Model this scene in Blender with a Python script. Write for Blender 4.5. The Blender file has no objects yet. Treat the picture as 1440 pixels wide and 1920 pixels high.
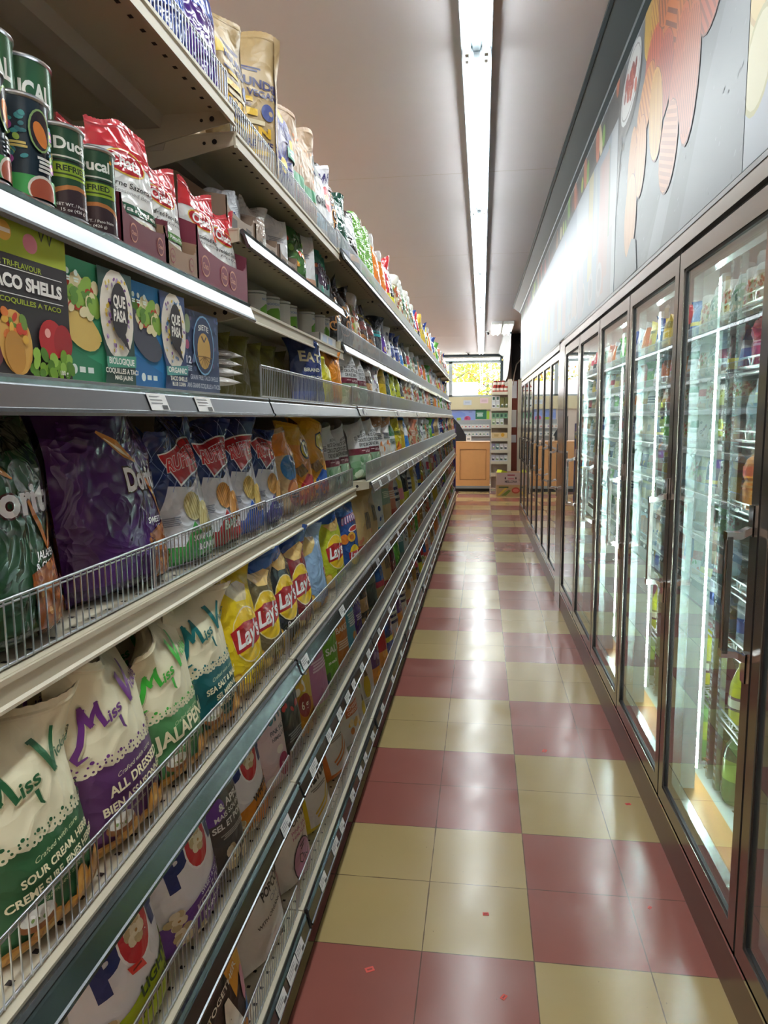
import bpy, bmesh, math, random
import numpy as np
from mathutils import Vector, Matrix

R = math.radians
SC = bpy.context.scene
COL = SC.collection
rng = random.Random(11)

# ------------------------------------------------------------------ colour
def lin(c):
    if isinstance(c, str):
        c = c.lstrip('#')
        if len(c) == 3: c = ''.join(x + x for x in c)
        c = [int(c[i:i + 2], 16) / 255 for i in (0, 2, 4)]
    return tuple((x / 12.92 if x <= 0.04045 else ((x + 0.055) / 1.055) ** 2.4) for x in c[:3]) + (1.0,)

# ------------------------------------------------------------------ materials
MATS = {}
def nmat(name):
    m = bpy.data.materials.new(name); m.use_nodes = True
    nt = m.node_tree; nt.nodes.clear()
    out = nt.nodes.new('ShaderNodeOutputMaterial')
    MATS[name] = m
    return m, nt, out
def nd(nt, t, **kw):
    n = nt.nodes.new(t)
    for k, v in kw.items():
        if k.startswith('i_'):
            n.inputs[int(k[2:])].default_value = v
        else:
            setattr(n, k, v)
    return n
def pbsdf(nt, out, col=None, rough=.5, metal=0., spec=.5, coat=0.):
    b = nt.nodes.new('ShaderNodeBsdfPrincipled')
    if col is not None: b.inputs['Base Color'].default_value = lin(col)
    b.inputs['Roughness'].default_value = rough
    b.inputs['Metallic'].default_value = metal
    b.inputs['Specular IOR Level'].default_value = spec
    b.inputs['Coat Weight'].default_value = coat
    nt.links.new(b.outputs[0], out.inputs[0])
    return b
def noise_bump(nt, b, scale, strength, dist=.002, detail=3):
    tc = nt.nodes.new('ShaderNodeTexCoord')
    n = nt.nodes.new('ShaderNodeTexNoise'); n.inputs['Scale'].default_value = scale; n.inputs['Detail'].default_value = detail
    nt.links.new(tc.outputs['Object'], n.inputs['Vector'])
    bp = nt.nodes.new('ShaderNodeBump'); bp.inputs['Strength'].default_value = strength; bp.inputs['Distance'].default_value = dist
    nt.links.new(n.outputs['Fac'], bp.inputs['Height'])
    nt.links.new(bp.outputs[0], b.inputs['Normal'])
    return n
def simple(name, col, rough=.5, metal=0., spec=.5, bump=None, var=0.):
    m, nt, out = nmat(name)
    b = pbsdf(nt, out, col, rough, metal, spec)
    if bump: noise_bump(nt, b, *bump)
    if var:
        tc = nt.nodes.new('ShaderNodeTexCoord')
        n = nt.nodes.new('ShaderNodeTexNoise'); n.inputs['Scale'].default_value = 9; n.inputs['Detail'].default_value = 6
        nt.links.new(tc.outputs['Object'], n.inputs['Vector'])
        mp = nt.nodes.new('ShaderNodeMapRange'); mp.inputs[3].default_value = 1 - var; mp.inputs[4].default_value = 1 + var
        nt.links.new(n.outputs['Fac'], mp.inputs[0])
        mx = nt.nodes.new('ShaderNodeMix'); mx.data_type = 'RGBA'; mx.blend_type = 'MULTIPLY'; mx.inputs[0].default_value = 1
        mx.inputs[6].default_value = lin(col); nt.links.new(mp.outputs[0], mx.inputs[7])
        nt.links.new(mx.outputs[2], b.inputs['Base Color'])
    return m
def printed(name, rough, bump=None, metal=0., spec=.5, coat=0., mul=1., crinkle=None):
    m, nt, out = nmat(name)
    b = pbsdf(nt, out, None, rough, metal, spec, coat)
    at = nt.nodes.new('ShaderNodeAttribute'); at.attribute_name = 'Col'
    mx = nt.nodes.new('ShaderNodeMix'); mx.data_type = 'RGBA'; mx.blend_type = 'MULTIPLY'; mx.inputs[0].default_value = 1; mx.inputs[7].default_value = (mul, mul, mul, 1)
    nt.links.new(at.outputs['Color'], mx.inputs[6]); nt.links.new(mx.outputs[2], b.inputs['Base Color'])
    if bump: noise_bump(nt, b, *bump)
    if crinkle:
        sc, st, di = crinkle
        tc = nt.nodes.new('ShaderNodeTexCoord'); n = nt.nodes.new('ShaderNodeTexNoise'); n.inputs['Scale'].default_value = sc * .6; n.inputs['Detail'].default_value = 2
        nt.links.new(tc.outputs['Object'], n.inputs['Vector'])
        ad = nt.nodes.new('ShaderNodeMixRGB'); ad.blend_type = 'LINEAR_LIGHT'; ad.inputs[0].default_value = .12
        nt.links.new(tc.outputs['Object'], ad.inputs[1]); nt.links.new(n.outputs['Color'], ad.inputs[2])
        v = nt.nodes.new('ShaderNodeTexVoronoi'); v.feature = 'F1'; v.inputs['Scale'].default_value = sc; v.inputs['Detail'].default_value = 1.0
        nt.links.new(ad.outputs[0], v.inputs['Vector'])
        bp = nt.nodes.new('ShaderNodeBump'); bp.inputs['Strength'].default_value = st; bp.inputs['Distance'].default_value = di
        nt.links.new(v.outputs['Distance'], bp.inputs['Height']); nt.links.new(bp.outputs[0], b.inputs['Normal'])
    return m
def emit(name, col, strength):
    m, nt, out = nmat(name)
    e = nt.nodes.new('ShaderNodeEmission'); e.inputs[0].default_value = lin(col); e.inputs[1].default_value = strength
    nt.links.new(e.outputs[0], out.inputs[0])
    return m

printed('film', .17, crinkle=(17, .5, .012))
printed('matte_film', .4, crinkle=(14, .36, .012))
printed('card', .5)
printed('gloss_card', .28)
printed('can_metal', .22, None, .25)
printed('paint', .45)
printed('plastic', .25)
simple('shelf_paint', '#c8bfa9', .42, 0, .5, None, .04)
simple('shelf_dark', '#beb4a6', .5, 0, .4, None, .05)
simple('back_panel', '#b3a79b', .55, 0, .4, None, .06)
simple('steel_rail', '#74777b', .24, 1.0, .5, (60, .05, .001))
simple('wire', '#c9ccd0', .28, 1.0)
simple('black_tie', '#141414', .4)
simple('kick', '#75594c', .3, .55, .5)
simple('ceiling_paint', '#d6d1d4', .55, 0, .3, None, .02)
simple('wall_paint', '#cfc4ba', .6)
simple('frame_metal', '#958c85', .2, .92, .5, (40, .03, .001))
simple('frame_dark', '#3a3634', .3, .4)
simple('gasket', '#15151a', .5)
simple('handle_metal', '#6f6a66', .18, 1.0)
simple('chrome', '#d8dadc', .08, 1.0)
simple('cooler_white', '#b4bfbd', .35)
simple('cooler_steel', '#b9c6c6', .25, .8)
simple('wood', '#c9955f', .35, 0, .4, None, .08)
simple('wood_groove_shade', '#8a5f36', .45)
simple('molding', '#26353c', .3, 0, .5)
simple('galvanised', '#9aa2a5', .35, .8)
simple('dark_void', '#231c1d', .8)
simple('brick', '#7a4238', .8, 0, .3, (30, .5, .01), .15)
simple('carton', '#b9977a', .7, 0, .3, None, .08)
simple('leaf', '#c9a92c', .7)
simple('leaf_green', '#7d9638', .7)
simple('leaf_orange', '#c8762c', .7)
simple('bark', '#4a3a2c', .8)
simple('asphalt', '#8d8d8c', .8)
simple('white_wall', '#e8e6ee', .6)
simple('black_plastic', '#17171c', .35)
emit('tube', '#eff6f6', 21.0)
emit('tube_unseen', '#eff6f6', 46.0)  # tubes of the unseen row, set strong to brighten the ceiling
emit('tube_far', '#fbfff4', 11.0)

def _led():
    m, nt, out = nmat('led')
    e = nt.nodes.new('ShaderNodeEmission')
    tc = nt.nodes.new('ShaderNodeTexCoord'); sp = nt.nodes.new('ShaderNodeSeparateXYZ')
    nt.links.new(tc.outputs['Object'], sp.inputs[0])
    ma = nd(nt, 'ShaderNodeMath', operation='MULTIPLY', i_1=2 * math.pi / .017); nt.links.new(sp.outputs['Z'], ma.inputs[0])
    si = nd(nt, 'ShaderNodeMath', operation='SINE'); nt.links.new(ma.outputs[0], si.inputs[0])
    mr = nd(nt, 'ShaderNodeMapRange'); mr.inputs[1].default_value = -1; mr.inputs[2].default_value = .6
    mr.inputs[3].default_value = .3; mr.inputs[4].default_value = 260
    nt.links.new(si.outputs[0], mr.inputs[0])
    e.inputs[0].default_value = lin('#eefffb'); nt.links.new(mr.outputs[0], e.inputs[1])
    nt.links.new(e.outputs[0], out.inputs[0])
_led()

def _glass(name, tint, gain, rough=0.0, haze=0.):
    m, nt, out = nmat(name)
    lw = nd(nt, 'ShaderNodeLayerWeight'); lw.inputs['Blend'].default_value = .5
    p = nd(nt, 'ShaderNodeMath', operation='POWER', i_1=5.0); nt.links.new(lw.outputs['Facing'], p.inputs[0])
    a = nd(nt, 'ShaderNodeMath', operation='MULTIPLY_ADD', i_1=.96, i_2=.04); nt.links.new(p.outputs[0], a.inputs[0])
    n = nd(nt, 'ShaderNodeMath', operation='MULTIPLY', i_1=float(gain)); nt.links.new(a.outputs[0], n.inputs[0])
    d = nd(nt, 'ShaderNodeMath', operation='MULTIPLY_ADD', i_1=float(gain - 1), i_2=1.0); nt.links.new(a.outputs[0], d.inputs[0])
    q = nd(nt, 'ShaderNodeMath', operation='DIVIDE'); nt.links.new(n.outputs[0], q.inputs[0]); nt.links.new(d.outputs[0], q.inputs[1])
    tr = nd(nt, 'ShaderNodeBsdfTransparent'); tr.inputs[0].default_value = lin(tint)
    gl = nd(nt, 'ShaderNodeBsdfGlossy'); gl.inputs['Roughness'].default_value = rough; gl.inputs[0].default_value = (.95, .97, .97, 1)
    mx = nd(nt, 'ShaderNodeMixShader')
    nt.links.new(q.outputs[0], mx.inputs[0]); nt.links.new(tr.outputs[0], mx.inputs[1]); nt.links.new(gl.outputs[0], mx.inputs[2])
    if haze:      # dust and condensation on the pane
        df = nd(nt, 'ShaderNodeBsdfDiffuse'); df.inputs[0].default_value = lin('#c4cfcc'); m2 = nd(nt, 'ShaderNodeMixShader'); m2.inputs[0].default_value = haze
        nt.links.new(mx.outputs[0], m2.inputs[1]); nt.links.new(df.outputs[0], m2.inputs[2]); mx = m2
    nt.links.new(mx.outputs[0], out.inputs[0])
_glass('door_glass', '#dbe8e4', 3.2, 0.0, .08)
_glass('window_glass', '#f2f6f4', 2.0)
_glass('clear_film', '#f4f4f4', 2.0, .12)

def _liquid():
    m, nt, out = nmat('bottle_plastic')
    at = nt.nodes.new('ShaderNodeAttribute'); at.attribute_name = 'Col'
    b = pbsdf(nt, out, None, .12, 0, .6, 0)
    b.inputs['Transmission Weight'].default_value = 0.0
    nt.links.new(at.outputs['Color'], b.inputs['Base Color'])
    b.inputs['Subsurface Weight'].default_value = 0.0
_liquid()

def _floor():
    m, nt, out = nmat('floor_tiles')
    b = pbsdf(nt, out, None, .2, 0, .42, 0)
    L = nt.links.new
    tc = nt.nodes.new('ShaderNodeTexCoord'); sp = nt.nodes.new('ShaderNodeSeparateXYZ'); L(tc.outputs['Object'], sp.inputs[0])
    def mth(op, a, bb=None, c=None):
        n = nt.nodes.new('ShaderNodeMath'); n.operation = op
        for k, v in enumerate((a, bb, c)):
            if v is None: continue
            if isinstance(v, (int, float)): n.inputs[k].default_value = v
            else: L(v, n.inputs[k])
        return n.outputs[0]
    T = .3048
    x = mth('DIVIDE', sp.outputs['X'], T); y = mth('DIVIDE', sp.outputs['Y'], T)
    bx = mth('FLOOR', mth('DIVIDE', x, 2)); by = mth('FLOOR', mth('DIVIDE', y, 2))
    par = mth('MODULO', mth('ADD', mth('ADD', bx, by), 200), 2)      # 1 = yellow
    # per tile shade
    cmb = nt.nodes.new('ShaderNodeCombineXYZ'); L(mth('FLOOR', x), cmb.inputs[0]); L(mth('FLOOR', y), cmb.inputs[1])
    wn = nt.nodes.new('ShaderNodeTexWhiteNoise'); L(cmb.outputs[0], wn.inputs['Vector'])
    mix = nt.nodes.new('ShaderNodeMix'); mix.data_type = 'RGBA'
    mix.inputs[6].default_value = lin('#96594f'); mix.inputs[7].default_value = lin('#b09868'); L(par, mix.inputs[0])
    mr = nt.nodes.new('ShaderNodeMapRange'); mr.inputs[3].default_value = .93; mr.inputs[4].default_value = 1.05; L(wn.outputs['Value'], mr.inputs[0])
    n1 = nt.nodes.new('ShaderNodeTexNoise'); n1.inputs['Scale'].default_value = 3.0; n1.inputs['Detail'].default_value = 8; L(tc.outputs['Object'], n1.inputs['Vector'])
    mr2 = nt.nodes.new('ShaderNodeMapRange'); mr2.inputs[3].default_value = .9; mr2.inputs[4].default_value = 1.1; L(n1.outputs['Fac'], mr2.inputs[0])
    mul = mth('MULTIPLY', mr.outputs[0], mr2.outputs[0])
    mm = nt.nodes.new('ShaderNodeMix'); mm.data_type = 'RGBA'; mm.blend_type = 'MULTIPLY'; mm.inputs[0].default_value = 1
    L(mix.outputs[2], mm.inputs[6]); L(mul, mm.inputs[7])
    # joints
    fx = mth('ABSOLUTE', mth('SUBTRACT', mth('FRACT', mth('ADD', x, .5)), .5)); fy = mth('ABSOLUTE', mth('SUBTRACT', mth('FRACT', mth('ADD', y, .5)), .5))
    nj = nt.nodes.new('ShaderNodeTexNoise'); nj.inputs['Scale'].default_value = 14; nj.inputs['Detail'].default_value = 5; L(tc.outputs['Object'], nj.inputs['Vector'])
    wid = mth('MULTIPLY_ADD', mth('POWER', nj.outputs['Fac'], 3.0), .016, .0028)
    jl = mth('LESS_THAN', mth('MINIMUM', fx, fy), wid)
    # scuff specks
    ns = nt.nodes.new('ShaderNodeTexNoise'); ns.inputs['Scale'].default_value = 34; ns.inputs['Detail'].default_value = 3; ns.inputs['Roughness'].default_value = .6
    mp = nt.nodes.new('ShaderNodeMapping'); mp.inputs['Scale'].default_value = (1.6, .7, 1); mp.inputs['Rotation'].default_value = (0, 0, .5)
    L(tc.outputs['Object'], mp.inputs[0]); L(mp.outputs[0], ns.inputs['Vector'])
    spk = mth('GREATER_THAN', ns.outputs['Fac'], .735)
    dirt = mth('MAXIMUM', mth('MULTIPLY', jl, .82), mth('MULTIPLY', spk, .45))
    md = nt.nodes.new('ShaderNodeMix'); md.data_type = 'RGBA'; L(dirt, md.inputs[0]); L(mm.outputs[2], md.inputs[6]); md.inputs[7].default_value = lin('#4a3529')
    L(md.outputs[2], b.inputs['Base Color'])
    nr = nt.nodes.new('ShaderNodeTexNoise'); nr.inputs['Scale'].default_value = 5; nr.inputs['Detail'].default_value = 7; L(tc.outputs['Object'], nr.inputs['Vector'])
    rr = nt.nodes.new('ShaderNodeMapRange'); rr.inputs[1].default_value = .3; rr.inputs[2].default_value = .7; rr.inputs[3].default_value = .15; rr.inputs[4].default_value = .255; L(nr.outputs['Fac'], rr.inputs[0])
    L(rr.outputs[0], b.inputs['Roughness'])
    # tiles are laid a hair out of level with each other
    nb = nt.nodes.new('ShaderNodeTexNoise'); nb.inputs['Scale'].default_value = 7; nb.inputs['Detail'].default_value = 2; L(tc.outputs['Object'], nb.inputs['Vector'])
    bp = nt.nodes.new('ShaderNodeBump'); bp.inputs['Strength'].default_value = .06; bp.inputs['Distance'].default_value = .01; L(nb.outputs['Fac'], bp.inputs['Height'])
    L(bp.outputs[0], b.inputs['Normal'])
_floor()

# ------------------------------------------------------------------ mesh builder
class MB:
    def __init__(s, mat='paint'):
        s.v = []; s.f = []; s.c = []; s.m = []; s.sm = []; s.mats = [mat]; s.cur = 0
    def mat(s, name):
        if name not in s.mats: s.mats.append(name)
        s.cur = s.mats.index(name); return s
    def add(s, vs, fs, col='#ffffff', smooth=False):
        b = len(s.v); s.v.extend(vs)
        for f in fs:
            s.f.append(tuple(i + b for i in f)); s.c.append(col); s.m.append(s.cur); s.sm.append(smooth)
        return s
    def box(s, x0, x1, y0, y1, z0, z1, col='#ffffff'):
        vs = [(x, y, z) for z in (z0, z1) for y in (y0, y1) for x in (x0, x1)]
        return s.add(vs, [(0, 2, 3, 1), (4, 5, 7, 6), (0, 1, 5, 4), (2, 6, 7, 3), (0, 4, 6, 2), (1, 3, 7, 5)], col)
    def quad(s, a, b, c, d, col='#ffffff'):
        return s.add([a, b, c, d], [(0, 1, 2, 3)], col)
    def tube(s, p0, p1, r, n=6, col='#ffffff', r1=None, caps=True):
        p0 = Vector(p0); p1 = Vector(p1); d = (p1 - p0).normalized()
        a = d.orthogonal().normalized(); b = d.cross(a); r1 = r if r1 is None else r1
        vs = []
        for p, rr in ((p0, r), (p1, r1)):
            for k in range(n):
                t = 2 * math.pi * k / n
                vs.append(tuple(p + a * (rr * math.cos(t)) + b * (rr * math.sin(t))))
        fs = [(k, (k + 1) % n, n + (k + 1) % n, n + k) for k in range(n)]
        s.add(vs, fs, col, n > 5)
        if caps:
            s.add(vs[:n], [tuple(range(n))[::-1]], col); s.add(vs[n:], [tuple(range(n))], col)
        return s
    def lathe(s, prof, n=20, cx=0, cy=0, cols=None, z0=0):
        b = []
        for (r, z) in prof:
            for k in range(n):
                t = 2 * math.pi * k / n
                b.append((cx + r * math.cos(t), cy + r * math.sin(t), z + z0))
        for i in range(len(prof) - 1):
            col = cols[i] if cols else '#ffffff'
            fs = [(k, (k + 1) % n, n + (k + 1) % n, n + k) for k in range(n)]
            s.add(b[i * n:(i + 2) * n], fs, col, True)
        return s
    def prism(s, poly, y0, y1, col='#ffffff', axis='y'):
        """poly in (x,z) swept along y (or (x,y) along z)"""
        n = len(poly)
        if axis == 'y': vs = [(p[0], y0, p[1]) for p in poly] + [(p[0], y1, p[1]) for p in poly]
        elif axis == 'z': vs = [(p[0], p[1], y0) for p in poly] + [(p[0], p[1], y1) for p in poly]
        else: vs = [(y0, p[0], p[1]) for p in poly] + [(y1, p[0], p[1]) for p in poly]
        fs = [(k, (k + 1) % n, n + (k + 1) % n, n + k) for k in range(n)]
        s.add(vs, fs + [tuple(range(n))[::-1], tuple(range(n, 2 * n))], col)
        return s
    def mesh(s, name):
        me = bpy.data.meshes.new(name)
        me.from_pydata([tuple(map(float, v)) for v in s.v], [], s.f)
        for m in s.mats: me.materials.append(MATS[m])
        me.polygons.foreach_set('material_index', s.m)
        me.polygons.foreach_set('use_smooth', s.sm)
        ca = me.color_attributes.new('Col', 'FLOAT_COLOR', 'CORNER')
        cache = {}
        arr = np.ones((len(me.loops), 4), dtype=np.float32); k = 0
        for f, c in zip(s.f, s.c):
            if c not in cache: cache[c] = lin(c)
            arr[k:k + len(f)] = cache[c]; k += len(f)
        ca.data.foreach_set('color', arr.ravel())
        me.update()
        return me
    def build(s, name, parent=None, loc=None):
        return link(name, s.mesh(name), parent, loc)
def link(name, me, parent=None, loc=None):
    o = bpy.data.objects.new(name, me); COL.objects.link(o)
    if parent: o.parent = parent
    if loc: o.location = loc
    return o
def tag(o, label=None, cat=None, group=None, kind=None):
    if label: o['label'] = label
    if cat: o['category'] = cat
    if group: o['group'] = group
    if kind: o['kind'] = kind
    return o
def empty(name, loc=(0, 0, 0), rz=0):
    o = bpy.data.objects.new(name, None); COL.objects.link(o); o.location = loc; o.rotation_euler = (0, 0, rz)
    o.empty_display_size = .05
    return o
def dup(o, parent=None):
    c = o.copy(); COL.objects.link(c)
    if parent: c.parent = parent
    for ch in list(o.children): dup(ch, c)
    return c
ORD = ['first', 'second', 'third', 'fourth', 'fifth', 'sixth', 'seventh', 'eighth', 'ninth', 'tenth', 'eleventh', 'twelfth', 'thirteenth', 'fourteenth', 'fifteenth', 'sixteenth', 'seventeenth', 'eighteenth']

# ------------------------------------------------------------------ flat printing (cut so that it can follow a curved pack)
_txt = {}
def text_mesh(s, bold=0., shear=0., space=1.):
    key = (s, bold, shear, space)
    if key in _txt: return _txt[key]
    cu = bpy.data.curves.new('t', 'FONT'); cu.body = s; cu.offset = bold; cu.shear = shear; cu.resolution_u = 3; cu.space_character = space
    o = bpy.data.objects.new('t', cu); COL.objects.link(o)
    dg = bpy.context.evaluated_depsgraph_get(); dg.update()
    me = o.evaluated_get(dg).to_mesh()
    v = np.array([(p.co.x, p.co.y) for p in me.vertices]); f = [tuple(p.vertices) for p in me.polygons]
    o.evaluated_get(dg).to_mesh_clear()
    bpy.data.objects.remove(o); bpy.data.curves.remove(cu)
    _txt[key] = (v, f)
    return v, f

class Art:
    """coloured flat shapes on a front that spans x -.5...5 and y 0..a"""
    def __init__(s, a=1.35, base='#ffffff', back=None):
        s.a = a; s.base = base; s.back = back or base; s.sh = []; s.cut = None
    def _p(s, v, f, col): s.sh.append((np.asarray(v, float), f, col)); return s
    def poly(s, pts, col): return s._p(pts, [tuple(range(len(pts)))], col)
    def rect(s, x0, x1, y0, y1, col): return s.poly([(x0, y0), (x1, y0), (x1, y1), (x0, y1)], col)
    def ell(s, cx, cy, rx, ry, col, rot=0, n=20, a0=0, a1=360):
        c, q = math.cos(R(rot)), math.sin(R(rot)); pts = []
        for k in range(n):
            t = R(a0 + (a1 - a0) * k / (n if a1 - a0 == 360 else n - 1)); x, y = rx * math.cos(t), ry * math.sin(t)
            pts.append((cx + x * c - y * q, cy + x * q + y * c))
        return s.poly(pts, col)
    def text(s, st, cx, cy, h, col, w=None, bold=.02, shear=0., rot=0., out=None, arc=0., space=1., al=0):
        def put(b, cc):
            v, f = text_mesh(st, b, shear, space); v0, _ = text_mesh(st, bold, shear, space)
            if len(v) == 0: return
            mn, mx = v0.min(0), v0.max(0); hh = text_mesh('H', bold)[0]; cap = hh[:, 1].max() - hh[:, 1].min(); mid = (hh[:, 1].max() + hh[:, 1].min()) / 2
            sy = h / cap; sx = sy
            if w is not None: sx = w / (mx[0] - mn[0])
            p = (v - np.array([mn[0] if al < 0 else (mn[0] + mx[0]) / 2, mid])) * np.array([sx, sy])
            p[:, 1] += arc * p[:, 0] ** 2
            c, q = math.cos(R(rot)), math.sin(R(rot))
            p = np.stack([p[:, 0] * c - p[:, 1] * q + cx, p[:, 0] * q + p[:, 1] * c + cy], 1)
            s._p(p, f, cc)
        if out: put(bold + out[1], out[0])
        put(bold, col)
        return s
    def stroke(s, pts, wd, col):
        """a pen line; wd one width or a list of widths"""
        n = len(pts); wd = [wd] * n if isinstance(wd, (int, float)) else wd
        p = np.array(pts, float); t = np.gradient(p, axis=0); t /= np.linalg.norm(t, axis=1)[:, None] + 1e-9
        nn = np.stack([-t[:, 1], t[:, 0]], 1) * np.array(wd)[:, None] / 2
        v = np.concatenate([p + nn, p - nn]); f = [(k, k + 1, n + k + 1, n + k) for k in range(n - 1)]
        return s._p(v, f, col)
    def bars(s, cx, cy, w, h, n, col, gap=.5):
        """print too small to read: thin lines"""
        for k in range(n):
            ww = w * (1 - .25 * ((k * 37) % 10) / 10)
            s.rect(cx - ww / 2, cx + ww / 2, cy - k * h * (1 + gap) - h / 2, cy - k * h * (1 + gap) + h / 2, col)
        return s
    def popcorn(s, cx, cy, r, c1='#e9dfc4', c2='#c9b487'):
        q = random.Random(int(cx * 997 + cy * 131))
        for k in range(7):
            t = k * .9 + q.random(); s.ell(cx + r * .55 * math.cos(t), cy + r * .6 * math.sin(t), r * .45, r * .42, c2 if k % 2 else c1, 0, 10)
        return s.ell(cx, cy, r * .45, r * .4, c1, 0, 10).ell(cx + r * .15, cy - r * .1, r * .14, r * .12, '#b98b45', 0, 8)
    def chip(s, cx, cy, rx, ry, col, rid, rot=0, n=6):
        s.ell(cx, cy, rx, ry, col, rot)
        c, q = math.cos(R(rot)), math.sin(R(rot))
        for k in range(n):
            t = -1 + 2 * (k + .5) / n; w = math.sqrt(1 - t * t) * .9
            pts = [(t * rx - rx * .045, -w * ry), (t * rx + rx * .045, -w * ry), (t * rx + rx * .045, w * ry), (t * rx - rx * .045, w * ry)]
            s.poly([(cx + a * c - b * q, cy + a * q + b * c) for a, b in pts], rid)
        return s
    def blobs(s, x0, x1, y0, y1, n, cols, r, seed=1):
        q = random.Random(seed)
        for k in range(n):
            s.ell(q.uniform(x0, x1), q.uniform(y0, y1), r * q.uniform(.6, 1.2), r * q.uniform(.5, 1), q.choice(cols), q.uniform(0, 180), 10)
        return s
    def finish(s, nu, nv):
        """cut along an nu x nv net; returns verts, faces, colours, layer"""
        key = (nu, nv)
        if s.cut and s.cut[0] == key: return s.cut[1]
        bm = bmesh.new(); il = bm.faces.layers.int.new('i')
        for i, (v, f, c) in enumerate(s.sh):
            vs = [bm.verts.new((p[0], p[1], 0)) for p in v]
            for fc in f:
                try: q = bm.faces.new([vs[j] for j in fc]); q[il] = i
                except ValueError: pass
        bmesh.ops.triangulate(bm, faces=[f for f in bm.faces if len(f.verts) > 4])
        for k in range(0, nu + 1):
            x = -.5 + k / nu
            bmesh.ops.bisect_plane(bm, geom=bm.verts[:] + bm.edges[:] + bm.faces[:], plane_co=(x, 0, 0), plane_no=(1, 0, 0), dist=1e-6)
        for k in range(0, nv + 1):
            y = s.a * k / nv
            bmesh.ops.bisect_plane(bm, geom=bm.verts[:] + bm.edges[:] + bm.faces[:], plane_co=(0, y, 0), plane_no=(0, 1, 0), dist=1e-6)
        kill = []
        for f in bm.faces:
            c = f.calc_center_median()
            if abs(c.x) > .5 or c.y < 0 or c.y > s.a: kill.append(f)
        bmesh.ops.delete(bm, geom=kill, context='FACES')
        for f in bm.faces:
            if f.normal.z < 0: f.normal_flip()
        bm.verts.index_update()
        V = np.array([(v.co.x, v.co.y) for v in bm.verts]).reshape(-1, 2)
        F = [tuple(v.index for v in f.verts) for f in bm.faces]; I = [f[il] for f in bm.faces]
        L = np.zeros(len(V))
        for fc, i in zip(F, I):
            for j in fc: L[j] = i
        C = [s.sh[i][2] for i in I]
        bm.free()
        s.cut = (key, (V, F, C, L))
        return s.cut[1]

def bilinear(P, u, v):
    """P (nv+1, nu+1, 3) sampled at u,v in 0..1"""
    nv, nu = P.shape[0] - 1, P.shape[1] - 1
    a = np.clip(u * nu, 0, nu - 1e-6); b = np.clip(v * nv, 0, nv - 1e-6)
    i = a.astype(int); j = b.astype(int); a = (a - i)[:, None]; b = (b - j)[:, None]
    return (P[j, i] * (1 - a) + P[j, i + 1] * a) * (1 - b) + (P[j + 1, i] * (1 - a) + P[j + 1, i + 1] * a) * b
def gridnormals(P):
    du = np.gradient(P, axis=1); dv = np.gradient(P, axis=0); n = np.cross(du, dv)
    return n / (np.linalg.norm(n, axis=2)[:, :, None] + 1e-9)
def lay_art(mb, art, P, base=.0005, step=None):
    if step is None: step = min(.00022, .005 / max(1, len(art.sh)))
    nv, nu = P.shape[0] - 1, P.shape[1] - 1
    V, F, C, L = art.finish(nu, nv)
    if len(F) == 0: return
    N = gridnormals(P); u = V[:, 0] + .5; v = V[:, 1] / art.a
    Q = bilinear(P, u, v) + bilinear(N, u, v) * (base + step * L)[:, None]
    b = len(mb.v); mb.v.extend(map(tuple, Q))
    for f, c in zip(F, C):
        mb.f.append(tuple(i + b for i in f)); mb.c.append(c); mb.m.append(mb.cur); mb.sm.append(True)
def add_grid(mb, P, col, flip=False, smooth=True, colf=None):
    nv, nu = P.shape[0] - 1, P.shape[1] - 1
    b = len(mb.v); mb.v.extend(map(tuple, P.reshape(-1, 3)))
    for j in range(nv):
        for i in range(nu):
            q = (j * (nu + 1) + i, j * (nu + 1) + i + 1, (j + 1) * (nu + 1) + i + 1, (j + 1) * (nu + 1) + i)
            if flip: q = q[::-1]
            mb.f.append(tuple(k + b for k in q)); mb.c.append(colf(i / nu, j / nv) if colf else col); mb.m.append(mb.cur); mb.sm.append(smooth)

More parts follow.
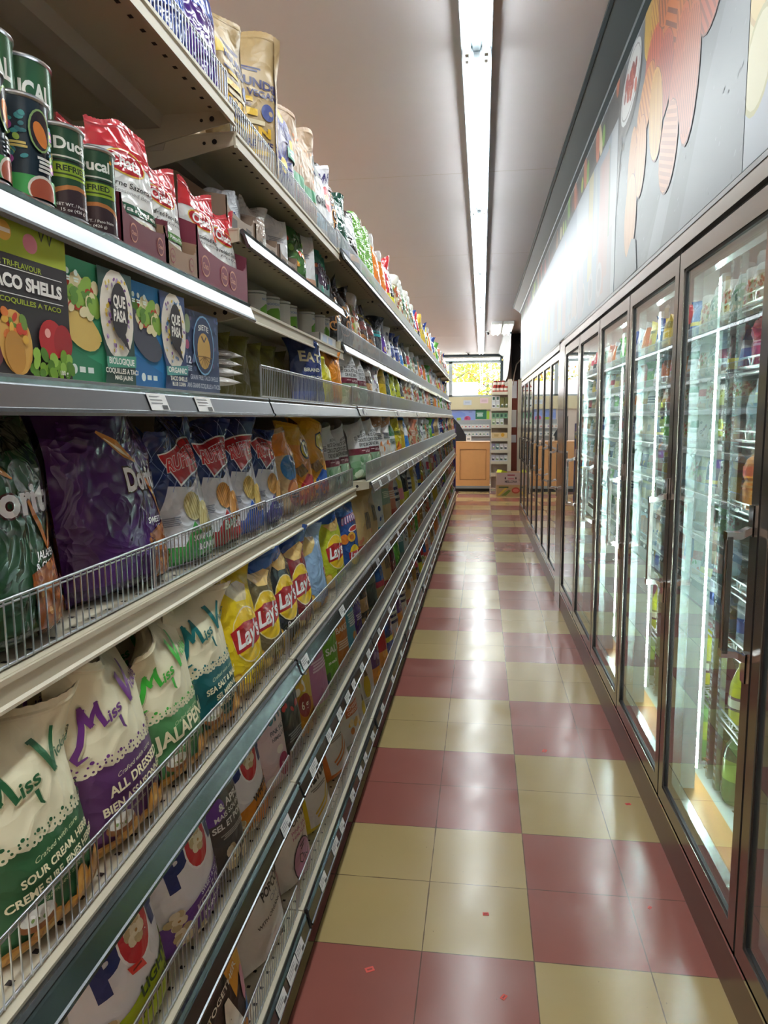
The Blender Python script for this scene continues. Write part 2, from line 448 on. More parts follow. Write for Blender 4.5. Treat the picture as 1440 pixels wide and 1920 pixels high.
# ------------------------------------------------------------------ packs
def bag_meshes(name, art, W, H, T, kind='pillow', mat='film', seed=0, nu=22, nv=30, seal=True, sealcol=None, lean=0., rough=1.0, clip=0.):
    """front faces -y, stands on z=0; returns (body mesh, top seal mesh or None)"""
    q = random.Random(seed); ph = [q.uniform(0, 6.28) for _ in range(12)]
    tops = q.uniform(-.06, .06) * (.4 if kind == 'pouch' else 1); fold = q.choice((-1, 1)) * q.uniform(.02, .055)
    nrm = [(q.uniform(2, 5), q.uniform(2, 6), q.uniform(0, 6.28), q.uniform(-1, 1)) for _ in range(6)]
    U, V = np.meshgrid(np.linspace(-1, 1, nu + 1), np.linspace(0, 1, nv + 1))
    def surf(side):
        if kind == 'pillow':
            f = np.clip(1 - np.exp(-V / .03), 0, 1) * np.clip(1 - V ** 2.3, 0, 1) ** .62 * 1.05
        elif kind == 'pouch':
            f = np.clip(1 - V ** 1.7, 0, 1) ** .8 * np.clip(1 - np.exp(-V / .025), 0, 1)
        else:
            f = np.clip(1 - V ** 3.2, 0, 1) ** .7 * np.clip(1 - np.exp(-V / .03), 0, 1)
        g = np.clip(1 - np.abs(U) ** (2.6 if kind != 'gusset' else 5), 0, 1) ** .72
        w = W / 2 * (1 - .055 * np.sin(np.pi * np.clip(V, 0, 1)) * (1 if kind == 'pillow' else .3))
        t = np.exp(-(1 - V) / .13); bt = np.exp(-V / .12)
        cr = np.cos(U * 9 + ph[0]) * .55 + np.cos(U * 15 + ph[1]) * .35
        wr = sum(a * np.sin(fx * U * 1.6 + fy * V * 3.2 + p0 + side) for fx, fy, p0, a in nrm) / 6
        y = -side * T / 2 * f * g
        y += -side * rough * W * (.016 * cr * (t + (bt if kind == 'pillow' else 0)) * np.clip((1 - V) * 10, 0, 1) * g + .018 * wr * g * np.clip(f * 1.5, 0, 1))
        # long creases running down from the top corners
        for s_, k in ((-1, 4), (1, 5)):
            d = (U - s_ * (.95 - 1.1 * (1 - V))); y += side * rough * W * .014 * np.exp(-(d / .09) ** 2) * np.clip(1.25 - (1 - V) * 1.8, 0, 1) * g
        # the flat seal swings to and fro
        y += T * (.15 if kind == 'pouch' else .42) * np.sin(U * 2.6 + ph[3]) * np.clip((V - .72) / .28, 0, 1) ** 1.4 + lean * H * np.clip(V - .55, 0, 1) ** 1.5
        x = U * w + W * .015 * np.sin(V * 6 + ph[4])
        z = H * V * (1 + (tops * U + fold * np.cos(U * 3 + ph[5])) * np.clip((V - .6) / .4, 0, 1))
        return np.stack([x, y, z], 2)
    F = surf(1); B = surf(-1)
    mb = MB(mat)
    add_grid(mb, F, art.base); add_grid(mb, B, art.back, True)
    lay_art(mb, art, F)
    body = mb.mesh(name)
    sm = None
    if seal:
        ms = MB(mat); h0 = 1 - .045
        n = 40; pts = []
        Nf = gridnormals(F)
        for side, P in ((1, F), (-1, B)):
            for j, vv in enumerate((h0, h0 + .012, h0 + .024, 1.0)):
                uu = np.linspace(0.002, .998, n)
                p = bilinear(P, uu, np.full(n, vv)); p[:, 1] -= side * (.0012 + .0006 * (j % 2))
                if j == 3: p[:, 2] += .002 + .0012 * (np.arange(n) % 2)
                pts.append(p)
        sc = sealcol or art.base
        for k in (0, 1):
            G = np.stack(pts[k * 4:k * 4 + 4]); add_grid(ms, G, sc, k == 1, False)
        sm = ms.mesh('top_seal')
    return body, sm
def can_mesh(name, art, r, h, mat='can_metal', n=28, lid='#b8babd', facing=0.):
    """label art wraps the half that faces -y"""
    mb = MB(mat)
    U, V = np.meshgrid(np.linspace(-1, 1, 25), np.linspace(0, 1, 17))
    bead = r * .012 * np.maximum(0, np.sin(V * 60)) * ((V > .35) & (V < .7))
    a = U * math.pi * .62 + facing
    zz = .007 + (h - .014) * V
    P = np.stack([(r - bead) * np.sin(a), -(r - bead) * np.cos(a), zz], 2)
    add_grid(mb, P, art.base); lay_art(mb, art, P, .00025, .00003)
    U2, V2 = np.meshgrid(np.linspace(0, 1, 13), np.linspace(0, 1, 17))
    a2 = math.pi * .62 + facing + U2 * math.pi * .76
    bead2 = r * .012 * np.maximum(0, np.sin(V2 * 60)) * ((V2 > .35) & (V2 < .7))
    add_grid(mb, np.stack([(r - bead2) * np.sin(a2), -(r - bead2) * np.cos(a2), .007 + (h - .014) * V2], 2), art.back)
    me = mb.mesh(name)
    rims = []
    for z0, z1, zi in ((0, .007, .003), (h - .007, h, h - .003)):
        m2 = MB('wire'); m2.lathe([(r - .001, z0), (r + .0022, (z0 + z1) / 2 - .001), (r + .0022, (z0 + z1) / 2 + .001), (r - .001, z1), (r - .004, zi), (.0, zi)] if z0 > 0 else [(.0, zi), (r - .004, zi), (r - .001, z0), (r + .0022, (z0 + z1) / 2 - .001), (r + .0022, (z0 + z1) / 2 + .001), (r - .001, z1)], 28)
        rims.append(m2.mesh('rim'))
    return me, rims
def flat_front(mb, art, w, y=0., x0=0., z0=0., step=.00006, base=.0003):
    """lay art flat on the plane y (facing -y), width w"""
    nu, nv = 2, 2
    P = np.zeros((nv + 1, nu + 1, 3)); xs = np.linspace(-w / 2, w / 2, nu + 1) + x0; zs = np.linspace(0, w * art.a, nv + 1) + z0
    P[:, :, 0] = xs[None, :]; P[:, :, 1] = y; P[:, :, 2] = zs[:, None]
    lay_art(mb, art, P, base, step)
# ------------------------------------------------------------------ pack designs
DES = {}
def design(key, art, W, H, T, kind, mat, name, desc, seal=None, rough=1.0):
    DES[key] = dict(art=art, W=W, H=H, T=T, kind=kind, mat=mat, name=name, desc=desc, seal=seal, rough=rough, cache={})

def kettle(key, dark, ink, lines, desc, dx=0., food='#c99544'):
    a = Art(1.36, '#e6dfbf', '#d9d2b4')
    a.poly([(-.5, 0), (.5, 0), (.5, .62)] + [(.5 - k / 24, .62 + .018 * math.cos(k * 1.3)) for k in range(25)], dark)
    for k in range(22):
        x = -.49 + k * .0467; a.ell(x, .635 + .012 * math.cos(k * 1.3), .026, .022, '#e6dfbf', 0, 10)
    for k in range(22):
        x = -.49 + k * .0467; a.ell(x, .64 + .012 * math.cos(k * 1.3), .009, .009, dark, 0, 7)
    for k in range(9):
        x = -.46 + k * .115; a.ell(x, .69 + .01 * math.cos(k), .016, .013, ink, 0, 8).ell(x + .03, .675, .008, .008, ink, 0, 6).ell(x - .03, .675, .008, .008, ink, 0, 6)
    sh = '#c2bd9a'
    for ox, oy, c in ((.010, -.008, sh), (0, 0, ink)):
        a.stroke([(-.33 + ox + dx, 1.07 + oy), (-.345 + ox + dx, .95 + oy), (-.385 + ox + dx, .84 + oy), (-.43 + ox + dx, .77 + oy), (-.42 + ox + dx, .73 + oy), (-.36 + ox + dx, .75 + oy)], [.05, .045, .04, .04, .03, .012], c)
        a.stroke([(-.345 + ox + dx, 1.085 + oy), (-.31 + ox + dx, 1.0 + oy), (-.272 + ox + dx, .925 + oy)], [.03, .05, .04], c)
        a.stroke([(-.285 + ox + dx, .925 + oy), (-.25 + ox + dx, 1.02 + oy), (-.222 + ox + dx, 1.1 + oy)], [.03, .035, .02], c)
        a.stroke([(-.235 + ox + dx, 1.1 + oy), (-.21 + ox + dx, 1.0 + oy), (-.18 + ox + dx, .9 + oy), (-.14 + ox + dx, .915 + oy)], [.03, .045, .045, .015], c)
        a.text('iss', -.06 + ox + dx, .955 + oy, .085, c, .17, .02, .15, 12)
        a.stroke([(-.03 + ox + dx, .9 + oy), (-.02 + ox + dx, .82 + oy), (0. + ox + dx, .8 + oy)], [.035, .025, .01], c)
        a.stroke([(.055 + ox + dx, 1.15 + oy), (.09 + ox + dx, 1.16 + oy), (.125 + ox + dx, 1.06 + oy), (.165 + ox + dx, .935 + oy)], [.02, .05, .055, .045], c)
        a.stroke([(.155 + ox + dx, .935 + oy), (.2 + ox + dx, 1.07 + oy), (.25 + ox + dx, 1.21 + oy)], [.035, .035, .022], c)
        a.text("ickie's", .345 + ox + dx * .4, 1.06 + oy, .075, c, .27, .02, .15, 12)
    y = .55
    a.text('Crafted with care', .0, y, .03, '#cfd2a8', .42, .0, .35, 6); y -= .085
    for t, h, w in lines: a.text(t, .0, y, h, '#ece3bd', w, .03, .05, 5); y -= h + .035
    a.text('Fabriquees avec soin', .0, y + .01, .026, '#cfd2a8', .44, .0, .35, 6)
    for k, (x, yy, rr) in enumerate(((-.2, .1, 20), (.02, .07, -30), (.2, .12, 50), (.34, .2, 10), (.1, .16, 80), (-.34, .05, 0), (.33, .06, 30))):
        a.ell(x, yy, .13, .075, '#b37c35', rr).ell(x, yy, .11, .058, food, rr).ell(x + .02, yy, .04, .02, '#d9b56a', rr)
    a.ell(-.25, .2, .11, .06, '#8a5a36').ell(-.25, .225, .1, .05, '#d8d8d0').blobs(-.3, -.2, .2, .24, 6, ['#7f9a5a', '#f0f0ea'], .015)
    design(key, a, .202, .252, .092, 'pillow', 'matte_film', 'chip_bag', desc, '#ddd5b6')
kettle('mv_green', '#2f5a37', '#245a35', [('SOUR CREAM, HERB', .052, .62), ('CREME SURE, FINES HERBES', .05, .8)], 'cream and forest green kettle chip bag')
kettle('mv_purple', '#57305f', '#662d79', [('ALL DRESSED', .072, .6), ('BIEN ASSAISONNEES', .06, .72)], 'cream and purple kettle chip bag')
kettle('mv_lime', '#4f8a55', '#3fae3a', [('JALAPENO', .13, .84)], 'cream and light green kettle chip bag', -.04)
kettle('mv_teal', '#16595c', '#12696b', [('SEA SALT & MALT', .055, .6), ('SEL MARIN &', .05, .4), ('VINAIGRE DE MALT', .05, .56)], 'cream and teal kettle chip bag')

def torti(key, base, d2, flavor, dx, desc, big=.78):
    a = Art(1.22, base, d2)
    a.poly([(-.5, 1.22), (-.5, 1.0), (-.2, .95), (.1, 1.1), (.5, 1.02), (.5, 1.22)], d2)
    a.rect(-.5, .5, 0, .1, d2)
    a.stroke([(-.46 + dx, 1.05), (-.3 + dx, .97), (-.2 + dx, .9), (-.1 + dx, .84)], [.015, .06, .05, .01], '#c98a45').stroke([(-.4 + dx, 1.01), (-.25 + dx, .93), (-.16 + dx, .875)], [.005, .02, .005], '#fff0c8')
    a.text('Doritos', dx, .73, .16, '#eef0f6', big, .035, 0, 0, ('#43201f', .05))
    a.stroke([(-.01 + dx, .72), (.06 + dx, .58), (.11 + dx, .455)], [.03, .04, .03], '#d07a2a').stroke([(.10 + dx, .455), (.2 + dx, .58), (.33 + dx, .76)], [.03, .05, .02], '#c96a24')
    a.stroke([(.1 + dx, .47), (.2 + dx, .58), (.3 + dx, .71)], [.005, .018, .005], '#f6dca0')
    a.text(flavor[0], .3, .44, .04, '#f2f2f2', None, .02, .1).text(flavor[1], .3, .385, .04, '#f2f2f2', None, .02, .1)
    a.poly([(-.1 + dx, .36), (.28, .4), (.5, .45), (.5, .14), (.3, .03), (.18, .02), (.1, .1)], '#8a4a22').poly([(-.08 + dx, .35), (.28, .385), (.48, .43), (.47, .16), (.3, .05), (.18, .05)], '#b06a34')
    a.blobs(.06, .44, .1, .38, 26, ['#8f4d1f', '#d39a55', '#7a3a1a', '#c07a3c'], .02, 5)
    design(key, a, .255, .295, .10, 'pillow', 'film', 'chip_bag', desc, d2, 1.5)
torti('tor_green', '#28472f', '#1e3524', ('JALAPENO', '& CHEDDAR'), .2, 'glossy dark green tortilla chip bag', .86)
torti('tor_purple', '#472360', '#341a4a', ('SWEET CHILI', 'HEAT'), .25, 'glossy purple tortilla chip bag', .52)

def ridged(key, flag, words, chipc, desc):
    a = Art(1.38, '#d9dde4', '#1f2d5c')
    a.poly([(-.5, 1.38), (-.5, .42), (-.3, .78), (.05, .74), (.28, .86), (.5, .7), (.5, 1.38)], '#1d2c63')
    for k in range(7):
        x = -.7 + k * .22; a.stroke([(x, .72), (x + .3, 1.08), (x + .16, 1.38)], .008, '#93a4d0')
        a.stroke([(x + .5, .78), (x + .28, 1.08), (x + .44, 1.38)], .006, '#7c8fc4')
    a.poly([(-.36, 1.14), (.44, 1.2), (.47, .92), (.12, .86), (-.14, .76)], '#f0f0f2').poly([(-.345, 1.125), (.43, 1.185), (.455, .93), (.12, .875), (-.13, .785)], '#b3262d')
    a.text('RUFFLES', .07, 1.02, .15, '#c72a30', .68, .03, .25, 5, ('#f4f4f4', .03))
    a.chip(-.02, .56, .16, .14, chipc[0], chipc[1], 12, 8).chip(.16, .42, .14, .18, chipc[0], chipc[1], -25, 8)
    a.poly([(-.5, .02), (-.5, .22), (-.26, .2), (-.08, .42), (.06, .26), (.5, .3), (.5, .02)], flag).stroke([(-.5, .22), (-.26, .2), (-.08, .42), (.06, .26), (.5, .3)], .01, '#e8eef2')
    y = .25
    for t, h, w in words: a.text(t, .12, y, h, '#f6f6f6', w, .03, .1); y -= h + .03
    a.bars(-.36, .48, .2, .012, 5, '#8d93a0')
    a.rect(-.5, .5, 0, .05, '#ccd2da')
    design(key, a, .19, .265, .09, 'pillow', 'film', 'chip_bag', desc, '#1d2c63', 1.3)
ridged('ruf_green', '#3f9c47', [('SOUR CREAM', .06, .5), ('& ONION', .06, .4)], ('#cfc48e', '#a89a5e'), 'navy, white and green ridged chip bag')
ridged('ruf_red', '#a02a2e', [('BAR-B-Q', .1, .56)], ('#d59a4a', '#a8672a'), 'navy, white and red ridged chip bag')
ridged('ruf_blue', '#2457b5', [], ('#dcc070', '#ac8d40'), 'navy, white and royal blue ridged chip bag')
ridged('ruf_purple', '#5b4a8c', [('ALL DRESSED', .06, .5)], ('#dba75a', '#a8742f'), 'navy, white and violet ridged chip bag')

def classic(key, base, top, words, ink, desc, win=None, logo=(-.0, .62, 1.), chips='#e0bb5a'):
    a = Art(1.34, base, base)
    a.poly([(-.5, 1.34), (-.5, 1.18), (-.1, 1.12), (.5, 1.16), (.5, 1.34)], top)
    if win: a.poly([(-.5, .85), (-.1, .9), (.2, 1.12), (-.1, 1.12), (-.5, 1.18)], win)
    else: a.poly([(-.3, 1.12), (-.1, .98), (.12, .96), (.3, 1.1), (.2, 1.16)], '#e6c27a' if base != '#e3c727' else '#d8c9a0')
    x, y, s = logo
    a.ell(x, y, .33 * s, .29 * s, '#f3e2a0').ell(x, y, .315 * s, .275 * s, '#ecc526')
    a.poly([(x - .34 * s, y + .09 * s), (x - .1 * s, y + .15 * s), (x + .33 * s, y + .10 * s), (x + .36 * s, y - .08 * s), (x + .1 * s, y - .12 * s), (x - .3 * s, y - .14 * s)], '#b02a2c')
    a.text("Lay's", x, y + .01, .19 * s, '#f7f4f2', .56 * s, .03, .18, 4)
    yy = .29
    for t, h in words: a.text(t, .06, yy, h, ink, None, .0, .15); yy -= h + .03
    for k, (cx, cy, rr) in enumerate(((-.25, .08, 0), (.05, .06, 40), (.3, .1, 100), (-.38, .16, 60))): a.ell(cx, cy, .15, .09, '#c29435', rr).ell(cx, cy, .13, .075, chips, rr)
    design(key, a, .2, .272, .085, 'pillow', 'film', 'chip_bag', desc, top, 1.2)
classic('lay_yellow', '#e3c727', '#d9ba1c', [('Classic', .06), ('Classiques', .06)], '#3f351c', 'bright yellow potato chip bag with red oval')
classic('lay_brown', '#6f6243', '#2f5aa0', [('Roast', .06), ('Boeuf', .06)], '#efe6d0', 'olive brown potato chip bag with blue top')
classic('lay_black', '#2b2b2f', '#2a5aa8', [('Bar-B-Q', .09)], '#f0f0f0', 'black potato chip bag with blue top')
classic('lay_red', '#7d1f22', '#2f5298', [('Ketchup', .08)], '#f2e6e0', 'dark red potato chip bag')
classic('lay_sky', '#93b4d6', '#a9c6e2', [('Lightly Salted', .05), ('Legerement Salees', .05)], '#2f5a94', 'light blue potato chip bag', '#d9bd78', (.42, .55, .6))
classic('lay_lime', '#b7bf2e', '#2f57a0', [('Dill Pickle', .06), ('Cornichons', .06)], '#3f4a1a', 'lime green potato chip bag with red oval')

def munch():
    a = Art(1.42, '#2a4d8f', '#2a4d8f')
    a.poly([(-.5, 1.42), (-.5, 1.15), (-.05, 1.05), (.5, 1.18), (.5, 1.42)], '#3d69ad').poly([(.22, .0), (.5, .0), (.5, 1.1), (.3, .85)], '#a4492b')
    for k in range(7):
        x = -.33 + k * .1; a.poly([(x, .93 + k * .014), (x + .03, 1.07 + k * .014), (x + .11, 1.08 + k * .014), (x + .06, .92 + k * .014)], '#a03a58').poly([(x + .01, .945 + k * .014), (x + .035, 1.055 + k * .014), (x + .095, 1.06 + k * .014), (x + .055, .935 + k * .014)], '#d9c8e8')
    a.ell(.08, .84, .24, .06, '#f0d8d0', 6).ell(.08, .84, .2, .042, '#c23b34', 6)
    a.ell(-.3, .66, .12, .1, '#d3762c').ell(-.06, .68, .15, .1, '#e0aa34').ell(-.06, .68, .09, .055, '#b4671d')
    a.ell(.0, .32, .22, .2, '#ecc526').poly([(-.24, .39), (.22, .39), (.24, .25), (-.22, .23)], '#b02a2c').text("Lay's", .0, .32, .13, '#f7f4f2', .38, .03, .18)
    a.bars(.38, .34, .12, .02, 4, '#f0d6c8')
    design('munch', a, .205, .285, .09, 'pillow', 'film', 'chip_bag', 'blue snack mix bag with brick red side', '#3d69ad')
munch()
def cheez(key, desc, c1, c2, word, logo):
    a = Art(1.35, c1, c1)
    a.poly([(-.5, 1.35), (-.5, 1.02), (.5, .94), (.5, 1.35)], '#d9a21f')
    if word: a.poly([(-.1, .9), (-.06, 1.1), (.1, 1.18), (.32, 1.06), (.36, .84), (.1, .8)], '#1b1812').poly([(-.07, .91), (-.03, 1.08), (.1, 1.15), (.29, 1.04), (.32, .86), (.1, .83)], logo)
    else: a.ell(.12, .9, .2, .16, '#17130f').ell(.12, .9, .17, .13, '#d8c02c').ell(.1, .9, .08, .08, '#17130f')
    a.poly([(-.5, .0), (-.5, .2), (.0, .52), (.5, .42), (.5, 0)], c2)
    a.blobs(-.35, .4, .05, .38, 28, ['#d1552a', '#e0843c', '#b83022', '#e6b23c'], .05, 3)
    a.poly([(-.4, .6), (-.15, .68), (.0, .55), (-.25, .47)], '#77541f')
    design(key, a, .2, .275, .09, 'pillow', 'film', 'snack_bag', desc, '#d9a21f')
cheez('cheez_red', 'orange cheese snack bag with red base', '#d98a24', '#b3262b', '', '#fff')
cheez('cheez_blue', 'amber cheese snack bag with blue base', '#dd9c28', '#2459ad', 'CHEEZ', '#e8d63c')
def nutty():
    a = Art(1.35, '#c9a878', '#c9a878'); a.rect(-.5, .5, .95, 1.35, '#d67f25').ell(.05, .75, .3, .2, '#2f6aa8').ell(.1, .35, .25, .22, '#a3562c').ell(.1, .35, .2, .17, '#c3763e'); a.bars(.1, .33, .3, .03, 2, '#201612')
    design('nutty', a, .19, .26, .08, 'pillow', 'film', 'snack_bag', 'tan and orange snack bag with blue disc')
nutty()
def rice():
    a = Art(1.45, '#d3d6d6', '#cfd2d2')
    a.text('BROWN', .12, 1.12, .06, '#4a4a4c', .4, .02).text('RICE CHIPS', .1, 1.03, .075, '#3a3a3c', .66, .02, 0, 0).text('CROUSTILLES', .1, .92, .08, '#3a3a3c', .76, .02).text('DE RIZ BRUN', .1, .81, .08, '#3a3a3c', .7, .02)
    a.rect(-.5, .5, .58, .73, '#6e2235').text('KETCHUP', .22, .65, .055, '#e8dada', .34, .02).bars(-.1, .67, .2, .02, 1, '#d8c4c8')
    a.rect(-.5, .5, 0, .58, '#8fae8f').blobs(-.45, .45, .03, .52, 34, ['#5f8f62', '#a9c6a0', '#cfe0c8', '#7aa57c', '#b98a70'], .1, 2)
    a.rect(-.42, -.3, .9, 1.05, '#eceded').bars(-.36, 1.03, .1, .012, 6, '#444', .8)
    design('rice', a, .19, .275, .085, 'gusset', 'matte_film', 'chip_bag', 'white, maroon and green rice chip bag')
rice()
def pops(key, band, words, desc, name='popcorn_bag', accent=None, ink='#f4f0fa'):
    a = Art(1.5, '#e4e4ea', '#d8d8de')
    for k, x in enumerate((-.34, -.24, -.14, -.04, .06, .16, .26)): a.stroke([(x, 1.12 + .02 * k), (x + .05, 1.3 + .012 * k), (x + .03, 1.36)], [.02, .03, .015], '#3a3272')
    a.text('SMART', -.0, 1.3, .13, '#3a3272', .72, .0, .3, 6)
    a.poly([(-.5, 0), (.5, 0), (.5, .62), (.2, .5), (-.5, .33)], band)
    a.text('P', -.27, .8, .36, '#1f2a66', .25, .06, 0, 4)
    a.ell(.03, .9, .2, .27, '#f2f2f6', -8).ell(.03, .9, .18, .245, '#c22a34', -8).popcorn(.03, .9, .12)
    a.text('P', .33, .95, .34, '#1f2a66', .22, .06, 0, 4)
    y = .46
    for t, h, w in words: a.text(t, .14, y, h, ink, w, .03, .08, 10); y -= h + .045
    if key == 'pop_lime': a.poly([(-.14, .7), (.02, .66), (.05, .58), (-.11, .62)], '#d8352c').bars(-.045, .645, .1, .015, 1, '#7a1a16')
    for x, yy, r in ((-.3, .2, .1), (-.36, .36, .09), (.36, .12, .09), (-.1, .08, .1)): a.popcorn(x, yy, r)
    design(key, a, .235, .30, .11, 'pillow', 'matte_film', name, desc, '#e4e4ea')
pops('pop_lime', '#a9c21f', [('LIGHT', .1, .42), ('POPCORN', .07, .5)], 'white popcorn bag with lime green base', ink='#2a3f1c')
pops('pop_kettle', '#6b3f98', [('SWEET & SALTY', .045, .44), ('KETTLE CORN', .085, .6), ('POPCORN', .05, .4)], 'white popcorn bag with purple base')
pops('pop_orange', '#d9861f', [('WHITE', .09, .4), ('CHEDDAR', .06, .4)], 'white popcorn bag with orange base', ink='#3a2310')
def darkpop():
    a = Art(1.5, '#4a4340', '#4a4340'); a.poly([(-.5, 1.5), (-.5, 1.1), (.5, 1.25), (.5, 1.5)], '#e1e1e6').ell(-.3, .95, .22, .16, '#6b3f98')
    a.text('& APPLE', .1, .95, .09, '#ecebe8', .6, .03).text('MAIS SOUFFLE', .05, .84, .06, '#ecebe8', .7, .02).text('SEL ET POIVRE', .05, .73, .075, '#ecebe8', .8, .03).bars(.05, .62, .6, .015, 3, '#a8a29c')
    a.popcorn(-.1, .3, .16).popcorn(.2, .18, .14)
    design('darkpop', a, .2, .27, .1, 'pillow', 'matte_film', 'popcorn_bag', 'dark brown popcorn bag with white top')
darkpop()
def puffs():
    a = Art(1.55, '#e2ccd0', '#dcc6ca')
    a.rect(-.2, .5, 1.34, 1.5, '#5a8a42').text('QUINOA', .2, 1.42, .08, '#eef2e6', .5, .03)
    a.text('PUFFS', .08, 1.12, .27, '#2a6a80', .78, .045, .12, 4)
    a.text('PINK SALT', .12, .86, .07, '#4a4a52', .5, .02).text('HIMALAYA', .12, .76, .06, '#4a4a52', .46, .02)
    a.ell(.1, .33, .17, .17, '#a82f55').text('5 g', .1, .33, .09, '#f2dfe4').ell(.05, .58, .1, .06, '#eee6da').ell(-.25, .2, .12, .08, '#eee6da')
    design('puffs', a, .19, .28, .09, 'pouch', 'matte_film', 'snack_bag', 'pale pink quinoa puff bag')
puffs()
def yel6():
    a = Art(1.5, '#d8b93a', '#d0b23a'); a.poly([(-.5, 0), (.5, 0), (.5, .5), (-.5, .85)], '#cf8a25')
    a.text('PUFFS', .12, 1.22, .17, '#2b3b74', .62, .045, .2, 14).text('P', .25, 1.02, .12, '#3a3a3c').blobs(-.35, .3, .75, 1.1, 9, ['#f0ead8', '#e6b24a', '#f6f2e8'], .09, 4)
    a.ell(-.05, .55, .19, .19, '#8f2222').text('6 g', -.05, .56, .13, '#f2e2d0', None, .02).ell(.25, .25, .16, .16, '#a04a24').blobs(-.3, .1, .1, .3, 7, ['#e0a23a', '#f2d89a'], .07, 8)
    design('yel6', a, .19, .27, .09, 'pouch', 'matte_film', 'snack_bag', 'yellow and orange puff bag with red disc')
yel6()
def plainbag(key, base, desc, bands=(), blobs=None, word=None, mat='film', kind='pillow', W=.2, H=.28, name='snack_bag', bars=None, win=None, T=.085, top=None):
    a = Art(H / W, base, base); A = H / W
    if top: a.poly([(-.5, A), (-.5, A * .86), (.0, A * .82), (.5, A * .88), (.5, A)], top)
    for y0, y1, c in bands: a.rect(-.5, .5, y0 * A, y1 * A, c)
    if win: a.ell(0, win[0] * A, win[1], win[2] * A, win[3])
    if blobs: a.blobs(-.38, .38, blobs[0] * A, blobs[1] * A, blobs[2], blobs[3], blobs[4], len(key))
    for wd in (word or []): a.text(wd[0], wd[1], wd[2] * A, wd[3], wd[4], wd[5], .03, *(wd[6:]))
    if bars: a.bars(bars[0], bars[1] * A, bars[2], bars[3], bars[4], bars[5])
    design(key, a, W, H, T, kind, mat, name, desc, top or base)
plainbag('blackbar', '#232326', 'black snack bag with red chili', (), (.55, .65, 5, ['#c23a3a', '#d96a4a'], .07), None, 'matte_film', 'gusset', .15, .27, bars=(.0, .35, .6, .03, 4, '#9a9a9c'))
plainbag('pinkbag', '#c07aa6', 'mauve pink snack bag', ((0, .12, '#a8b84a'),), None, None, 'matte_film', bars=(.05, .6, .6, .03, 4, '#ecd0e2'))
plainbag('greensalt', '#6fae2c', 'bright apple green snack bag', (), (.04, .2, 5, ['#4f6a3a', '#3a4f6a'], .1), [('SALT', .05, .5, .12, '#f0f6e6', .6), ('sel', -.05, .36, .06, '#f0f6e6', .3)], 'matte_film', top='#4a4f5a')
plainbag('orangechk', '#c8752a', 'burnt orange snack bag', ((.74, 1, '#9c5a22'),), None, [('BAKED', .05, .58, .11, '#f2e6da', .62)], 'matte_film', bars=(.0, .42, .5, .03, 4, '#f0d8c0'))
plainbag('skybag', '#4a9ab8', 'sky blue snack bag', ((0, .1, '#b9b43a'),), (.2, .3, 3, ['#d99a35'], .09), None, 'matte_film', bars=(.1, .62, .5, .03, 6, '#e4f0f4'))
plainbag('violet', '#4a2a82', 'violet snack bag with white script', (), None, [('WHITE', .1, .7, .16, '#e6dcf2', .66, .2, 12)], 'film', bars=(.1, .45, .4, .03, 3, '#c8b6e2'))
plainbag('letterA', '#26241f', 'black bag with white letters and bright shapes', (), None, None, 'matte_film', 'gusset', .25, .29)
_a = DES['letterA']['art']
_a.poly([(.1, 1.16), (.5, 1.16), (.5, .4), (.35, .5), (.2, .75)], '#d9cfae').poly([(.05, 1.1), (.18, 1.16), (.3, .6), (.2, .45), (.1, .7)], '#d99a35').poly([(.25, .9), (.33, .95), (.42, .5), (.34, .3)], '#e0b24a').ell(.1, 1.08, .07, .08, '#b3262b').ell(.2, 1.0, .06, .05, '#6a9a3a').ell(.4, .22, .08, .12, '#2f6aa8').ell(.34, .48, .05, .14, '#c98aa0')
_a.text('TOGETHER', .03, .62, .05, '#e8e6da', .52, .02, 0, 16).text('A', .08, .36, .36, '#eceae0', .32, .08, 0, 10).stroke([(-.22, .55), (-.2, .4), (-.12, .3), (-.1, .12)], .06, '#d9a03a').blobs(-.3, .4, .02, .16, 9, ['#e8e6da', '#d99a35', '#7aa0c0'], .07, 9).ell(.45, .85, .05, .08, '#1d1b18')
def whitepop():
    a = Art(1.28, '#d2cec6', '#ccc8c0')
    a.poly([(-.12, 1.28), (.2, 1.28), (.24, 1.12), (.16, 1.05), (.2, .86), (.1, .84), (.02, 1.02), (-.1, 1.1)], '#26303a').bars(.08, 1.19, .2, .02, 2, '#3f7a9a')
    a.text('PREMIUM', .2, .8, .03, '#4a4a4a', .26).text('POPCORN', .18, .71, .1, '#2a2728', .56, .035, 0, 8).text('OH MY', .22, .6, .06, '#8a8fa0', .36, .0, 0, 8)
    a.text('WITH ORGANIC', .0, .47, .04, '#3a3738', .5, .02, 0, 8).ell(.36, .5, .05, .22, '#b07a80', 10).ell(.37, .95, .07, .07, '#3a4a52').ell(.37, .95, .055, .055, '#d2cec6').ell(.37, .95, .03, .035, '#3a4a52')
    a.rect(.1, .3, .14, .19, '#3a3738').text('9', .3, .2, .09, '#2a2728')
    design('whitepop', a, .25, .30, .12, 'pillow', 'matte_film', 'popcorn_bag', 'off white popcorn bag with black splash')
whitepop()
